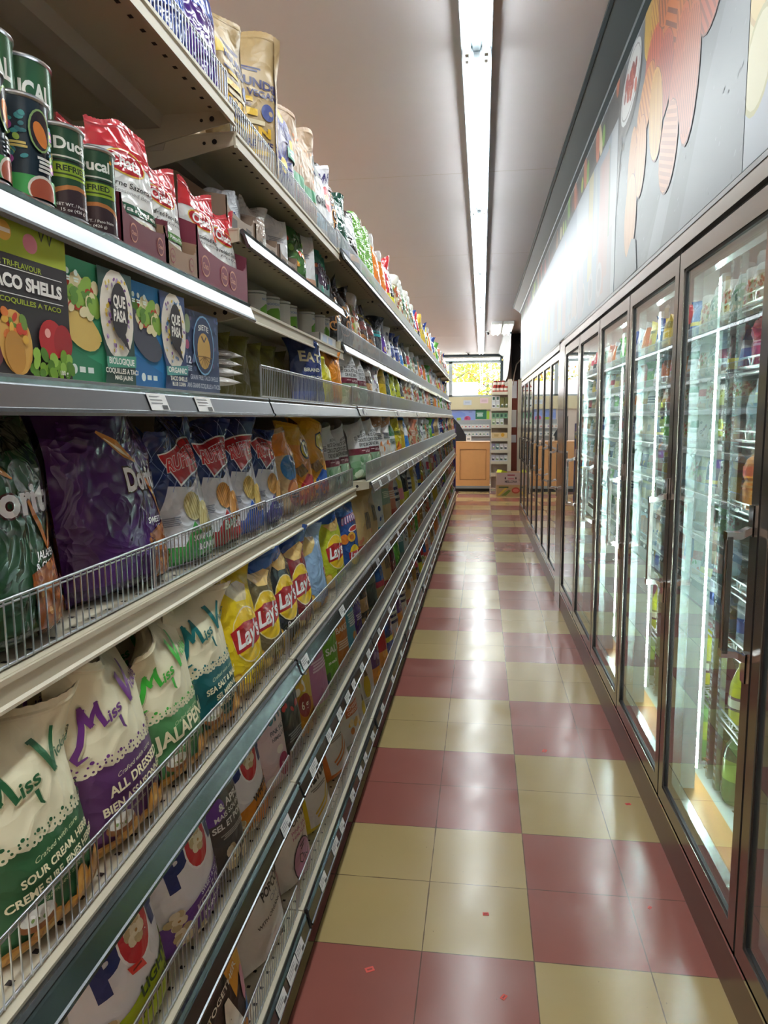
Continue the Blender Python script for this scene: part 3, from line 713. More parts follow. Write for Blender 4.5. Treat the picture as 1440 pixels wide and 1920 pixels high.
def face():
    a = Art(1.6, '#d8d2c8', '#2a2628')
    a.poly([(-.5, 1.6), (.5, 1.6), (.5, 1.3), (.2, 1.2), (.0, 1.28), (-.5, 1.15)], '#2a2628').text('puf', -.3, 1.32, .14, '#e8e4dc', .3, .04, .2)
    a.text('CORN', .08, 1.1, .12, '#2a2628', .56, .04, 0, 4).text('PUFFLES', .12, .96, .1, '#2a2628', .72, .03, 0, 4).text('PINK SALT', .1, .82, .055, '#b06a88', .6, .01).text("HIMALAYA", .1, .74, .05, '#b06a88', .6, .01)
    a.ell(.02, .33, .3, .33, '#2f2a30').ell(.02, .33, .28, .31, '#b9829c')
    for p in ([(-.12, .36), (-.06, .32), (.0, .36), (-.02, .44), (-.1, .46), (-.12, .36)], [(.06, .4), (.12, .36), (.2, .42)], [(.03, .42), (.04, .26), (.1, .24), (.06, .2)], [(-.08, .14), (.02, .11), (.14, .15)], [(-.06, .52), (.06, .56)], [(-.08, .57), (.1, .6)]): a.stroke(p, .018, '#2f2a30')
    design('face', a, .19, .295, .09, 'pouch', 'matte_film', 'popcorn_bag', 'beige corn puff bag with pink line drawing')
face()
def etors(key, c, word, desc, ax):
    a = Art(1.45, '#ddd9d6', c)
    a.rect(-.5, .5, 1.28, 1.45, c).rect(-.5, -.38, 0, 1.45, c).rect(-.5, .5, 0, .12, c)
    a.ell(-.1, 1.1, .12, .09, ax).ell(.15, 1.12, .13, .09, ax)
    a.text(word, .04, .84, .2, '#26231f', .8, .05, .15, 6).stroke([(-.25, .3), (.1, .42), (.28, .62), (.32, .5), (.1, .34), (-.22, .24)], .035, ax).bars(.0, .66, .5, .02, 2, '#8a8580')
    design(key, a, .2, .29, .09, 'pouch', 'matte_film', 'popcorn_bag', desc)
etors('etors_orange', '#d9762a', 'CRETORS', 'white popcorn bag with orange band', '#d1763c')
etors('etors_yellow', '#d8bd1f', 'CRETORS', 'white popcorn bag with yellow band', '#d8b23c')
def chedd():
    a = Art(1.5, '#d9d6d4', '#d5d2d0'); a.text('CRETORS', .1, 1.05, .19, '#2b2826', .8, .05, .15, 5).rect(-.3, .42, .62, .84, '#c4683c').text('CHEESE', .06, .77, .07, '#f2dcd0', .56).text('CHEDDAR', .06, .68, .06, '#f2dcd0', .6).blobs(-.3, .3, .1, .5, 9, ['#e0b04a', '#e8d8b0', '#c8783c'], .09, 3)
    design('chedd', a, .2, .29, .09, 'pouch', 'matte_film', 'popcorn_bag', 'white popcorn bag with rust label')
chedd()
def pine():
    a = Art(1.5, '#c9c5bf', '#c5c1bb'); a.rect(-.1, .3, 1.0, 1.25, '#dfe0dd').ell(.1, 1.08, .08, .08, '#4f9a4a').ell(.02, .45, .12, .25, '#c9b02c').poly([(-.04, .68), (.02, .9), (.1, .68)], '#5a4a2a').bars(.1, .2, .5, .04, 3, '#e4e2de')
    design('pine', a, .21, .30, .1, 'pouch', 'matte_film', 'popcorn_bag', 'pale grey bag with pineapple picture')
pine()
# top shelf
plainbag('bluesky', '#2f4fb0', 'royal blue chip bag with white letters', ((.0, .2, '#26408f'),), None, [('OLAI', .15, .62, .12, '#e4e8f4', .55)], 'film', W=.22, H=.29)
plainbag('purplefoil', '#4a2a78', 'shiny purple foil chip bag', ((.55, .8, '#2f4aa0'),), None, None, 'film', W=.2, H=.29)
def kraft(key, desc):
    a = Art(1.66, '#a48c64', '#9e8660')
    a.bars(-.02, 1.22, .5, .02, 2, '#2c2a5c').poly([(-.4, 1.2), (-.1, 1.12), (-.4, 1.02)], '#d8b53c').text('ROUNDS', .1, 1.06, .1, '#2c2a5c', .68, .04, 0, -3).text('VEGAN', .24, .94, .075, '#2c2a5c', .42, .03)
    a.bars(-.15, .9, .3, .03, 1, '#2c2a5c').rect(-.2, .1, .83, .88, '#d6b03a').text('WELL-GROUNDED', -.1, .79, .035, '#2c2a5c', .36).ell(.3, .74, .09, .1, '#2c3c7c').ell(.34, .74, .03, .03, '#a48c64')
    a.rect(-.3, .16, .67, .75, '#d6b03a').bars(.0, .6, .5, .05, 1, '#cbbd9c').text('CORN', .0, .5, .11, '#d6a92c', .66, .05).text('THEY ARE THE', .0, .36, .08, '#2c2a5c', .72, .03).rect(-.25, .3, .24, .29, '#d6b03a').bars(.0, .18, .5, .05, 1, '#cbbd9c').bars(.1, .09, .34, .03, 2, '#2c2a5c')
    a.rect(-.5, -.42, 0, 1.66, '#a58c64').rect(.42, .5, 0, 1.66, '#a58c64')
    design(key, a, .205, .34, .1, 'gusset', 'matte_film', 'chip_bag', desc)
kraft('kraft', 'kraft paper tortilla chip bag with navy words')
def sun():
    a = Art(1.66, '#aba6b6', '#a48c64')
    for cx, cy, r in ((.0, 1.2, .3), (.25, .85, .26), (-.1, .45, .34)):
        for k in range(16):
            t = k * math.pi / 8; c, s = math.cos(t), math.sin(t); a.poly([(cx + r * .3 * c - .03 * s, cy + r * .3 * s + .03 * c), (cx + r * c, cy + r * s), (cx + r * .3 * c + .03 * s, cy + r * .3 * s - .03 * c)], '#3d3a86')
        a.ell(cx, cy, r * .33, r * .33, '#d9bc3a')
    a.rect(.05, .5, .62, .78, '#4f9a7a').bars(.28, .72, .34, .03, 2, '#dfeae4')
    design('sun', a, .2, .32, .11, 'gusset', 'matte_film', 'chip_bag', 'lavender chip bag with yellow sunflower print')
sun()
plainbag('peach', '#ad9276', 'pale peach chip bag with orange sketch', ((.28, .4, '#4f9a72'),), (.45, .85, 16, ['#d98a5a', '#e8d2bc', '#e0a27a'], .04), None, 'matte_film', 'gusset', .19, .31, 'chip_bag', (.0, .2, .6, .02, 4, '#9a6a6a'))
plainbag('cornblk', '#dcdcdc', 'white popcorn bag with black cap', ((.72, 1, '#1c2026'), (.12, .28, '#9ac0d8')), (.6, .75, 5, ['#f0ece0', '#2a3a55'], .08), [('CORN', .05, .45, .15, '#1f2022', .8)], 'matte_film', 'gusset', .19, .3, 'popcorn_bag')
pops('popblk', '#3a3532', [('SEL DE', .09, .5), ('MER', .08, .3)], 'white popcorn bag with charcoal base', ink='#efeae2')
def pret():
    a = Art(1.5, '#2b2523', '#2b2523')
    for cx, cy, r in ((-.15, .8, .17), (.12, .95, .16), (.2, .65, .17), (-.05, .5, .15), (-.25, .35, .14), (.2, .3, .16)):
        a.ell(cx, cy, r, r * .8, '#b9824a').ell(cx - r * .38, cy, r * .34, r * .5, '#2b2523').ell(cx + r * .38, cy, r * .34, r * .5, '#2b2523').ell(cx, cy - r * .42, r * .25, r * .2, '#2b2523')
    a.bars(.2, 1.16, .4, .03, 2, '#d8d8d8')
    design('pretzel', a, .2, .28, .09, 'pillow', 'film', 'pretzel_bag', 'black pretzel bag with golden pretzels')
pret()
def sny():
    a = Art(1.45, '#4a3226', '#4a3226'); a.poly([(-.5, 1.45), (-.5, 1.25), (.5, 1.25), (.5, 1.45)], '#3a2a20').text("Snyder's", .05, 1.12, .12, '#dfc83c', .8, .03, .2, -5).rect(-.35, .4, .72, .95, '#7a3a34').ell(-.05, .4, .22, .2, '#a06a3a').ell(-.05, .4, .12, .1, '#4a3226').ell(.25, .3, .16, .16, '#b07a48').ell(.25, .3, .08, .08, '#4a3226')
    design('snyd', a, .2, .28, .09, 'pillow', 'film', 'pretzel_bag', 'brown pretzel bag with yellow script')
sny()
plainbag('dkgreen', '#1d4a3c', 'dark green stand-up snack pouch', ((.1, .2, '#8a9ac0'),), (.02, .1, 4, ['#c09a6a'], .07), None, 'film', 'pouch', .18, .26)
plainbag('drobw', '#23221f', 'black and silver snack bag with white letters', ((.55, .85, '#b9bcc0'), (.2, .3, '#d9902c')), (.3, .5, 5, ['#3a2a1c', '#e0a84a'], .1), [('DRO', .05, .48, .12, '#f2f2f2', .5)], 'film', 'pouch', .19, .27)
def limeg():
    a = Art(1.55, '#6aa83c', '#5a9a34')
    for k in range(22): a.rect(-.46, .46, .35 + k * .05, .365 + k * .05, '#8cc45c')
    a.ell(.0, .22, .3, .14, '#a8884a').ell(.0, .22, .22, .09, '#6aa83c').rect(-.5, -.46, 0, 1.55, '#dfe6d4').rect(.46, .5, 0, 1.55, '#dfe6d4')
    design('limeg', a, .2, .32, .08, 'pouch', 'film', 'snack_bag', 'striped lime green snack bag')
limeg()
plainbag('oranges', '#df7a2a', 'glossy orange snack bag', ((0, .3, '#d8a070'),), (.05, .3, 7, ['#e8c8a0', '#c8683a'], .09), None, 'film', top='#c8c4c0')
plainbag('redyel', '#c92f35', 'red and yellow snack bag', ((0, .35, '#e0cf3a'),), (.3, .42, 4, ['#f0d8d0', '#d8a08a'], .08), None, 'film')
plainbag('blkyel', '#2a2a28', 'black snack bag with yellow flash', ((.1, .4, '#d9cf3a'),), None, None, 'film')
plainbag('clearnut', '#cbbf9f', 'clear bag of mixed candies', ((.8, 1, '#e0ddd2'),), (.05, .75, 40, ['#b9623f', '#dfc27a', '#8a9a4a', '#d8d0bc', '#a0503a'], .07), None, 'film')
plainbag('cleargreen', '#a8b89c', 'clear bag of green candies', ((.82, 1, '#d8dcd4'),), (.05, .75, 40, ['#3f7a55', '#dfe6dc', '#6a9a7a', '#2f5a48', '#d8c8a8'], .08), None, 'film')
plainbag('tealdark', '#2a3038', 'charcoal snack bag with teal print', ((0, .2, '#4a4650'), (.58, .64, '#2f9aa0'), (.66, .7, '#2f9aa0')), (.05, .3, 6, ['#b98a5a', '#d8c8a8'], .07), None, 'film')
plainbag('purpw', '#5a2f92', 'purple and white snack bag', ((.72, 1, '#dcd8e2'), (0, .15, '#cfc8d8')), (.2, .45, 6, ['#d8a080', '#e8d8c8'], .08), None, 'film')
plainbag('navyw', '#27377a', 'navy blue snack bag with pale print', ((.66, .7, '#cfd4e8'), (.56, .62, '#b4bce0')), (.1, .35, 8, ['#d8c8a0', '#3f5aa8', '#e0d8c8'], .08), None, 'film')
plainbag('redwht', '#d8d2c8', 'white snack bag with crimson band', ((.45, .7, '#c22f45'), (0, .2, '#d8a04a')), (.2, .4, 5, ['#6a9a4a', '#c8683a'], .07), None, 'film')
plainbag('whiteg', '#d9dbd8', 'white snack bag with dark green patch', ((.62, .86, '#2f6a42'), (.1, .2, '#8a4a4a')), (.22, .3, 3, ['#d8a04a'], .07), None, 'matte_film', bars=(.0, .55, .6, .02, 5, '#6a7a70'))
plainbag('whiteo', '#dcdad6', 'white snack bag with orange blaze', ((0, .18, '#dcc9a0'),), (.15, .5, 7, ['#e0843c', '#f0c89a', '#d8d0c4'], .11), None, 'matte_film', bars=(.1, .7, .5, .03, 4, '#5a5a60'), top='#b98a60')
plainbag('spotwhite', '#dedede', 'white snack bag with brown spots', (), (.1, .9, 8, ['#a08a6a', '#3a3a4a', '#8a7a9a'], .07), [('O', .1, .5, .16, '#4a4a6a', .16)], 'film')
plainbag('yelgrn', '#c9b92c', 'yellow green corn snack bag', (), (.08, .4, 6, ['#d8782c', '#e8c24a'], .13), None, 'film', bars=(.05, .7, .6, .03, 3, '#5a6a2a'))
plainbag('mustard', '#c8a81f', 'mustard yellow plantain bag', ((.6, .8, '#8a7418'),), None, None, 'matte_film')
plainbag('limeyel', '#b3bb22', 'acid yellow snack bag with dark leaf marks', ((0, .22, '#d8c22c'),), (.3, .95, 22, ['#4a5a1c', '#8a9a22', '#c8cc3a'], .05), None, 'film')
plainbag('bluewht', '#2f7ac2', 'azure blue snack bag', ((.55, .75, '#dfe4ea'), (0, .12, '#c84a4a')), None, None, 'film')
plainbag('tankraft', '#c6a873', 'tan kraft snack bag with black stripes', ((0, .2, '#a83a38'),), (.05, .3, 5, ['#c87a5a', '#3a4a5a'], .07), None, 'matte_film', 'gusset', .19, .28, 'chip_bag')
for k in range(4): DES['tankraft']['art'].rect(.02 + k * .07, .06 + k * .07, .62, 1.0, '#4a4a44')
plainbag('tankraft2', '#c9ae7c', 'tan kraft chip bag with teal panel', ((.5, .78, '#8aa08c'), (.0, .12, '#3f9ac2')), None, None, 'matte_film', 'gusset', .19, .28, 'chip_bag', bars=(.0, .72, .5, .03, 4, '#dfe0cc'))
plainbag('wblue', '#d3d4d2', 'white tortilla bag with blue print', ((.0, .2, '#3f8ac2'),), (.3, .6, 5, ['#3a4f9a', '#b0b4c8'], .07), None, 'matte_film')
plainbag('orgred', '#c97a5c', 'salmon orange chip bag', ((.0, .3, '#b8432f'),), None, None, 'matte_film', bars=(.0, .65, .6, .04, 4, '#e8d0c0'))
plainbag('yelpink', '#cfc02f', 'yellow snack bag with pink corner', ((.3, .55, '#e08a8a'),), None, [('O', .0, .16, .11, '#8a9a2a', .12)], 'matte_film')
plainbag('kbrown', '#4a3d33', 'brown trail mix bag', ((.3, .5, '#b0855a'), (.65, .8, '#8f8a80')), (.05, .25, 7, ['#a07a4a', '#6a4a34'], .07), None, 'film')
plainbag('blkgrn', '#2a2f2c', 'black snack bag with olive base', ((0, .18, '#5a5a3a'), (.55, .65, '#6a7a6a')), None, None, 'matte_film')
plainbag('royal', '#1f4f9c', 'royal blue snack bag with tan base', ((0, .3, '#c0a070'), (.26, .36, '#c84a5a')), None, None, 'film')
plainbag('maroon', '#5a1f28', 'deep maroon snack bag', ((.2, .4, '#8a4a40'),), None, None, 'film')
plainbag('grnapple', '#5fa83c', 'fresh green veggie snack bag', ((0, .2, '#7ab85a'),), (.25, .5, 5, ['#8acb5a', '#3f7a2c'], .08), None, 'film', bars=(.0, .7, .5, .03, 3, '#e4f0da'))
plainbag('tealgray', '#5a8f94', 'dusty teal snack bag', ((0, .25, '#7a8a84'),), None, None, 'matte_film', bars=(.0, .6, .5, .03, 4, '#dce6e6'))
plainbag('beigep', '#c4b48c', 'beige popcorn bag with brown window', ((.3, .6, '#a87f3c'),), None, None, 'film')
plainbag('redrd', '#b3202a', 'red crisp bag with orange base', ((0, .35, '#d98a3a'),), (.1, .35, 6, ['#e8a05a', '#c8583a'], .09), None, 'film')
plainbag('blueyel', '#2f4a92', 'deep blue chip bag with yellow stripe', ((.3, .4, '#d8c03a'),), None, None, 'film')
plainbag('purpor', '#5f3f78', 'plum and orange snack bag', ((.0, .35, '#d9902f'),), (.4, .55, 3, ['#a88ac0'], .1), None, 'film')
plainbag('wnavy', '#cfcfcb', 'white chip bag with navy stripes', ((.5, .56, '#2f3560'), (.62, .68, '#2f3560'), (.38, .44, '#2f3560')), (.05, .25, 5, ['#d8a88a', '#b98a9a'], .09), None, 'film')
plainbag('redpop', '#c8343c', 'scarlet and black snack bag', ((0, .45, '#262224'),), (.5, .6, 4, ['#e8d8d0'], .07), None, 'film')
plainbag('silver', '#b8b4ae', 'silver foil snack bag lying flat', ((.3, .7, '#a8968a'),), None, None, 'film', 'pillow', .2, .26, 'snack_bag')
plainbag('olive', '#6a6526', 'olive yellow crisp bag standing behind', ((.0, .5, '#5a561f'),), None, None, 'matte_film')
plainbag('navyeat', '#2b3a6c', 'navy blue bag with cream lettering', ((0, .18, '#3f57a8'),), None, [('EAT', .0, .72, .2, '#d8d0ac', .66), ('BRAND', .0, .52, .08, '#cfd0c0', .5), ('POTATO CHIPS', .0, .4, .06, '#cfd0c0', .7)], 'film', W=.18, H=.24)
plainbag('lemonf', '#d8d03c', 'lemon yellow snack bag', (), None, None, 'film', W=.16, H=.2, bars=(.0, .5, .5, .03, 3, '#a89a2a'))
plainbag('orangef', '#dd8a25', 'orange snack bag with brown letters', ((0, .12, '#c8752a'),), None, [('R', .15, .75, .14, '#6a3a14', .14)], 'film', W=.19, H=.25)
plainbag('whitepk', '#d8d9db', 'white seasoning packet', ((.0, .15, '#c8a08a'),), None, None, 'film', 'pouch', .13, .18, 'packet', T=.028, bars=(.0, .6, .6, .03, 3, '#9aa0a8'))
plainbag('veggiepk', '#3f6a3a', 'green seasoning packet with vegetables', (), (.2, .8, 12, ['#c8452f', '#6ab04a', '#e0a04a', '#dfe6d4'], .09), None, 'film', 'pouch', .13, .18, 'packet')
plainbag('tealpk', '#4f9a86', 'teal candy packet', ((.25, .72, '#3a2a40'),), (.5, .7, 2, ['#d97a4a'], .1), None, 'film', 'pouch', .13, .19, 'packet', T=.028, bars=(.0, .18, .5, .03, 2, '#dfe8e4'))
plainbag('silvpk', '#c8ccd4', 'blue and silver foil packet', ((.0, .5, '#5a6a9a'),), None, None, 'film', 'pouch', .13, .17, 'packet', T=.028)

def beans(key, lab, l1, l2, band, desc, food, tagp=None):
    a = Art(1.655, '#dcdcda', '#cfcfcc')
    a.poly([(-.5, 1.655), (-.5, 1.3), (-.2, 1.33), (.5, 1.1), (.5, 1.655)], '#c22a33').rect(-.5, .5, 1.57, 1.655, '#d8545a')
    a.ell(-.02, 1.14, .34, .17, '#d8b04a', -6).ell(-.02, 1.14, .32, .15, '#a81e28', -6).text('Chata', -.02, 1.14, .17, '#f4f0ee', .5, .03, .15, -6)
    a.text(l1, .03, .84, .075, '#2f2c2c', .8, .01, .2, -4).text(l2, .03, .74, .05, '#7a7878', .6, .0, .2, -4)
    a.poly([(-.46, .62), (.44, .55), (.46, .42), (-.44, .49)], lab).text(band, .0, .52, .065, '#f0f0ea', .74, .01, .1, -5)
    a.ell(.0, .2, .4, .2, '#e8e2cc').blobs(-.35, .35, .06, .34, 24, food, .08, 7)
    if tagp: a.poly([(tagp[0] - .05, tagp[1] + .08), (tagp[0] + .02, tagp[1] + .1), (tagp[0] + .06, tagp[1] - .07), (tagp[0] - .02, tagp[1] - .09)], '#e8452c')
    design(key, a, .118, .195, .055, 'pouch', 'film', 'bean_pouch', desc, '#c8434a')
beans('bean_green', '#2f5a44', 'Carne Sazonada', 'Seasoned Beef', 'Viande', 'red topped food pouch with dark green band', ['#8a9a5a', '#c89a90', '#d8c0b0', '#5a6a44', '#a87a70'])
beans('bean_pinto', '#5f8a52', 'Refried Pinto Beans', 'Frijoles', 'Haricots Pinto Frits', 'red topped bean pouch with light green band', ['#d8c08a', '#c8a86a', '#b8c07a', '#e0d0a8'], (.02, 1.3))
beans('bean_red', '#b3283a', 'Seasoned Pork', 'Shredded', 'Porc epice', 'red topped food pouch with crimson band', ['#6a4a44', '#d8d0c0', '#8a3a34', '#c8bfae'], (.2, .9))
beans('bean_chip', '#c2454a', 'Shredded Chicken', 'Pollo', 'Poulet effiloche', 'red topped food pouch with coral band', ['#c8823c', '#d8a04a', '#a85a3a', '#e0c07a'])

def get(key, var=0, lod=0):
    d = DES[key]; k = (var, lod)
    if k not in d['cache']:
        nu, nv = ((24, 32), (14, 18))[lod]
        d['cache'][k] = bag_meshes(d['name'], d['art'] if lod == 0 else d.setdefault('art1', _copyart(d['art'])), d['W'], d['H'], d['T'], d['kind'], d['mat'], seed=hash_(key) + var * 17, nu=nu, nv=nv, seal=lod == 0, sealcol=d['seal'], rough=d['rough'])
    return d['cache'][k]
def _copyart(a):
    b = Art(a.a, a.base, a.back); b.sh = a.sh; return b
def hash_(s): return sum((i + 3) * ord(c) for i, c in enumerate(s)) % 9973
# ------------------------------------------------------------------ shelving along the left of the aisle
SEC0, SECW, NSEC = -1.349, 1.219, 10
BACKX = -1.13
SHN = {'S1': 'bottom shelf', 'S2': 'second lowest shelf', 'S3': 'third lowest shelf', 'S4': 'fourth lowest shelf', 'S5': 'third highest shelf', 'S6': 'second highest shelf', 'S6b': 'packet shelf', 'S7': 'top shelf'}
BAY = ['nearest', 'second', 'third', 'fourth', 'fifth', 'sixth', 'seventh', 'eighth', 'ninth', 'tenth']
def levels(k):
    L = {'S1': (.19, -.605, 'steel', 1), 'S2': (.545, -.617, 'steel', 1), 'S3': (.87, -.615, 'steel', 1)}
    if k == 0: L.update({'S4': (1.19, -.66, 'lip', 1), 'S5': (1.515, -.667, 'steel', 0), 'S6': (1.735, -.705, 'steel', 0), 'S7': (2.165, -.72, 'lip', 1)})
    elif k == 1: L.update({'S4': (1.185, -.665, 'lip', 1), 'S5': (1.515, -.667, 'steel', 1), 'S6': (1.735, -.71, 'lip', 0), 'S6b': (1.907, -.718, 'steel', 0), 'S7': (2.12, -.72, 'lip', 1)})
    else: L.update({'S4': (1.208, -.61, 'steel', 1), 'S5': (1.518, -.665, 'steel', 1), 'S6': (1.774, -.72, 'steel', 1), 'S7': (2.137, -.72, 'steel', 1)})
    return L
def ysec(k): return SEC0 + SECW * (k + .5)

_sh = {}
def shelf_meshes(depth, rail):
    key = (round(depth, 3), rail)
    if key in _sh: return _sh[key]
    h = SECW / 2 - .0025
    d = MB('shelf_paint')
    d.prism([(-depth, -.004), (0, -.004), (0, 0), (-depth, 0)], -h, h)
    lip = .036 if rail == 'lip' else .03
    d.prism([(-.003, -.004), (-.003, -lip), (0, -lip), (0, -.004)], -h, h)
    if rail == 'lip':
        d.prism([(0, -.001), (.004, -.001), (.004, -.008), (.001, -.011), (.001, -.030), (.005, -.033), (.005, -.037), (0, -.037)], -h, h)
    d.mat('shelf_dark').prism([(-depth * .5 - .03, -.032), (-depth * .5 + .03, -.032), (-depth * .5 + .04, -.004), (-depth * .5 - .04, -.004)], -h, h)
    d.prism([(-depth, -.03), (-depth + .02, -.03), (-depth + .02, -.004), (-depth, -.004)], -h, h)
    d.mat('dark_void')
    for k in range(26):
        y = -h + .03 + k * (2 * h - .06) / 25
        for x in (-.045, -.02): d.quad((x - .004, y - .006, -.0045), (x + .004, y - .006, -.0045), (x + .004, y + .006, -.0045), (x - .004, y + .006, -.0045))
        for x in (-.03, -.06): d.quad((x - .004, y - .004, .0005), (x + .004, y - .004, .0005), (x + .004, y + .004, .0005), (x - .004, y + .004, .0005))
    r = None
    if rail == 'steel':
        m = MB('steel_rail')
        m.prism([(.001, -.003), (.008, -.001), (.0125, -.005), (.0105, -.010), (.0125, -.0125), (.0215, -.037), (.0245, -.038), (.0255, -.042), (.021, -.046), (.016, -.044), (.007, -.016), (.004, -.012), (.001, -.012)], -h + .004, h - .004)
        r = m.mesh('price_rail')
    b = MB('shelf_paint')
    b.prism([(-depth, -.11), (-depth, -.004), (-.004, -.004), (-.004, -.030), (-.07, -.042), (-depth * .55, -.075)], -.002, .002)
    b.mat('dark_void').tube((-.05, -.0026, -.02), (-.05, .0026, -.02), .006, 10)
    b.tube((-.075, -.0026, -.022), (-.075, .0026, -.022), .004, 8)
    _sh[key] = (d.mesh('shelf'), r, b.mesh('bracket'))
    return _sh[key]
def fence_mesh():
    f = MB('wire'); h = SECW / 2 - .012
    n = 78
    for k in range(n + 1):
        y = -h + 2 * h * k / n
        f.tube((-.010, y, .003), (-.010, y, .0775), .0011, 4, caps=False)
    for z, r in ((.0775, .002), (.0725, .0014), (.004, .002)):
        f.tube((-.012, -h, z), (-.012, h, z), r, 6)
    for y in (-h, 0, h): f.tube((-.013, y, .001), (-.013, y, .078), .0022, 6)
    return f.mesh('wire_fence')
FENCE = fence_mesh()
for k in range(NSEC):
    fr = empty('shelving_frame', (BACKX, ysec(k), 0))
    tag(fr, f'beige shelving back panel with uprights, {BAY[k]} bay along the aisle', 'shelving frame', 'shelving frames of the snack aisle')
    h = SECW / 2 - .001
    MB('back_panel').box(-.02, 0, -h, h, .1, 2.2).build('back_panel', fr)
    kk = MB('kick').box(.48, .50, -h, h, .0, .152).build('toe_kick', None, (BACKX, ysec(k), 0))
    tag(kk, f'glossy brown toe kick under the bottom shelf, {BAY[k]} bay', 'toe kick', 'toe kicks of the snack aisle')
    u = MB('shelf_paint')
    u.box(-.03, .012, -h, -h + .03, 0, 2.22); 
    u.mat('dark_void')
    for j in range(40): u.box(.0105, .0125, -h + .012, -h + .018, .2 + j * .05, .2 + j * .05 + .025)
    u.build('upright', fr)
    for s, (z, X, rail, fe) in levels(k).items():
        dm, rm, bm_ = shelf_meshes(X - BACKX, rail)
        sh = link('shelf', dm, None, (X, ysec(k), z))
        tag(sh, f"beige metal shelf {'with steel price rail' if rail == 'steel' else 'with plain lip'}, {SHN[s]} of the {BAY[k]} bay", 'shelf', 'shelves of the snack aisle')
        if rm: tag(link('price_rail', rm, sh), 'bright steel price rail')
        for y in (() if s == 'S1' else (-SECW / 2 + .006, SECW / 2 - .006)): link('bracket', bm_, sh, (0, y, 0))
        if fe:
            fo = link('wire_fence', FENCE, None, (X, ysec(k), z))
            tag(fo, f'low wire fence along the front of the {SHN[s]}, {BAY[k]} bay', 'shelf fence', 'wire fences on the snack shelves')

# paper price tags in the rails
def tag_mesh(w, seed):
    q = random.Random(seed); m = MB('card'); p0 = Vector((.0126, 0, -.0118)); d = Vector((.0092, 0, -.0255)); n = Vector((.0255, 0, .0092)).normalized()
    o = p0 + n * .0008
    def pt(u, v, e=0): return tuple(o + d * v + Vector((0, u, 0)) + n * e)
    m.quad(pt(-w / 2, 1), pt(w / 2, 1), pt(w / 2, 0), pt(-w / 2, 0), '#e6e6e4')
    m.quad(pt(-w / 2, 1, .0006), pt(w / 2, 1, .0006), pt(w / 2, 0, .0006), pt(-w / 2, 0, .0006), '#e6e6e4')
    for k in range(3):
        v = .14 + k * .2; m.quad(pt(-w * .42, v + .08, .001), pt(w * q.uniform(-.1, .3), v + .08, .001), pt(w * .2, v, .001), pt(-w * .42, v, .001), '#8a8a8c')
    m.quad(pt(w * .12, .95, .001), pt(w * .42, .95, .001), pt(w * .42, .68, .001), pt(w * .12, .68, .001), '#3a3a3c')
    return m.mesh('price_tag')
TAGM = [tag_mesh(.064, 1), tag_mesh(.072, 2), tag_mesh(.058, 3)]
TAGS = {'S5': [-.745, -.558], 'S3': [-.075, .42, 1.22, 1.55], 'S2': [-.285, .0, .2, .36, .5, .62, .80, .96], 'S1': [-.40, -.305, -.235, .03, .20, .31, .50, .66, .78, .97]}
for k in range(2, 6):
    for s in ('S1', 'S2', 'S3', 'S4', 'S5'):
        for j in range(3 if s != 'S5' else 1):
            TAGS.setdefault(s, []).append(SEC0 + SECW * k + .18 + j * .36 + rng.uniform(-.05, .05))
cnt = {}
for s, ys in TAGS.items():
    for i, y in enumerate(sorted(ys)):
        k = int((y - SEC0) // SECW); z, X, rail, fe = levels(k)[s]
        if rail != 'steel': continue
        c = cnt[(s, k)] = cnt.get((s, k), -1) + 1
        o = link('price_tag', TAGM[i % 3], None, (X, y, z))
        tag(o, f'white paper price tag, {ORD[c]} along the {SHN[s]} rail of the {BAY[k]} bay', 'price tag', f'price tags on the {SHN[s]}')
# black ties on the rail joints of the bottom shelf
for i, yk in enumerate((SEC0 + SECW, SEC0 + 2 * SECW, SEC0 + 3 * SECW, SEC0 + 4 * SECW)):
    m = MB('black_tie'); m.tube((.004, 0, .0), (.012, .0, .004), .003, 6); m.tube((.012, 0, .004), (.024, -.012, -.042), .0028, 6)
    o = m.build('cable_tie', None, (-.605, yk, .19)); tag(o, f'black cable tie on the bottom rail joint after the {BAY[i]} bay', 'cable tie', 'cable ties on the bottom rail')

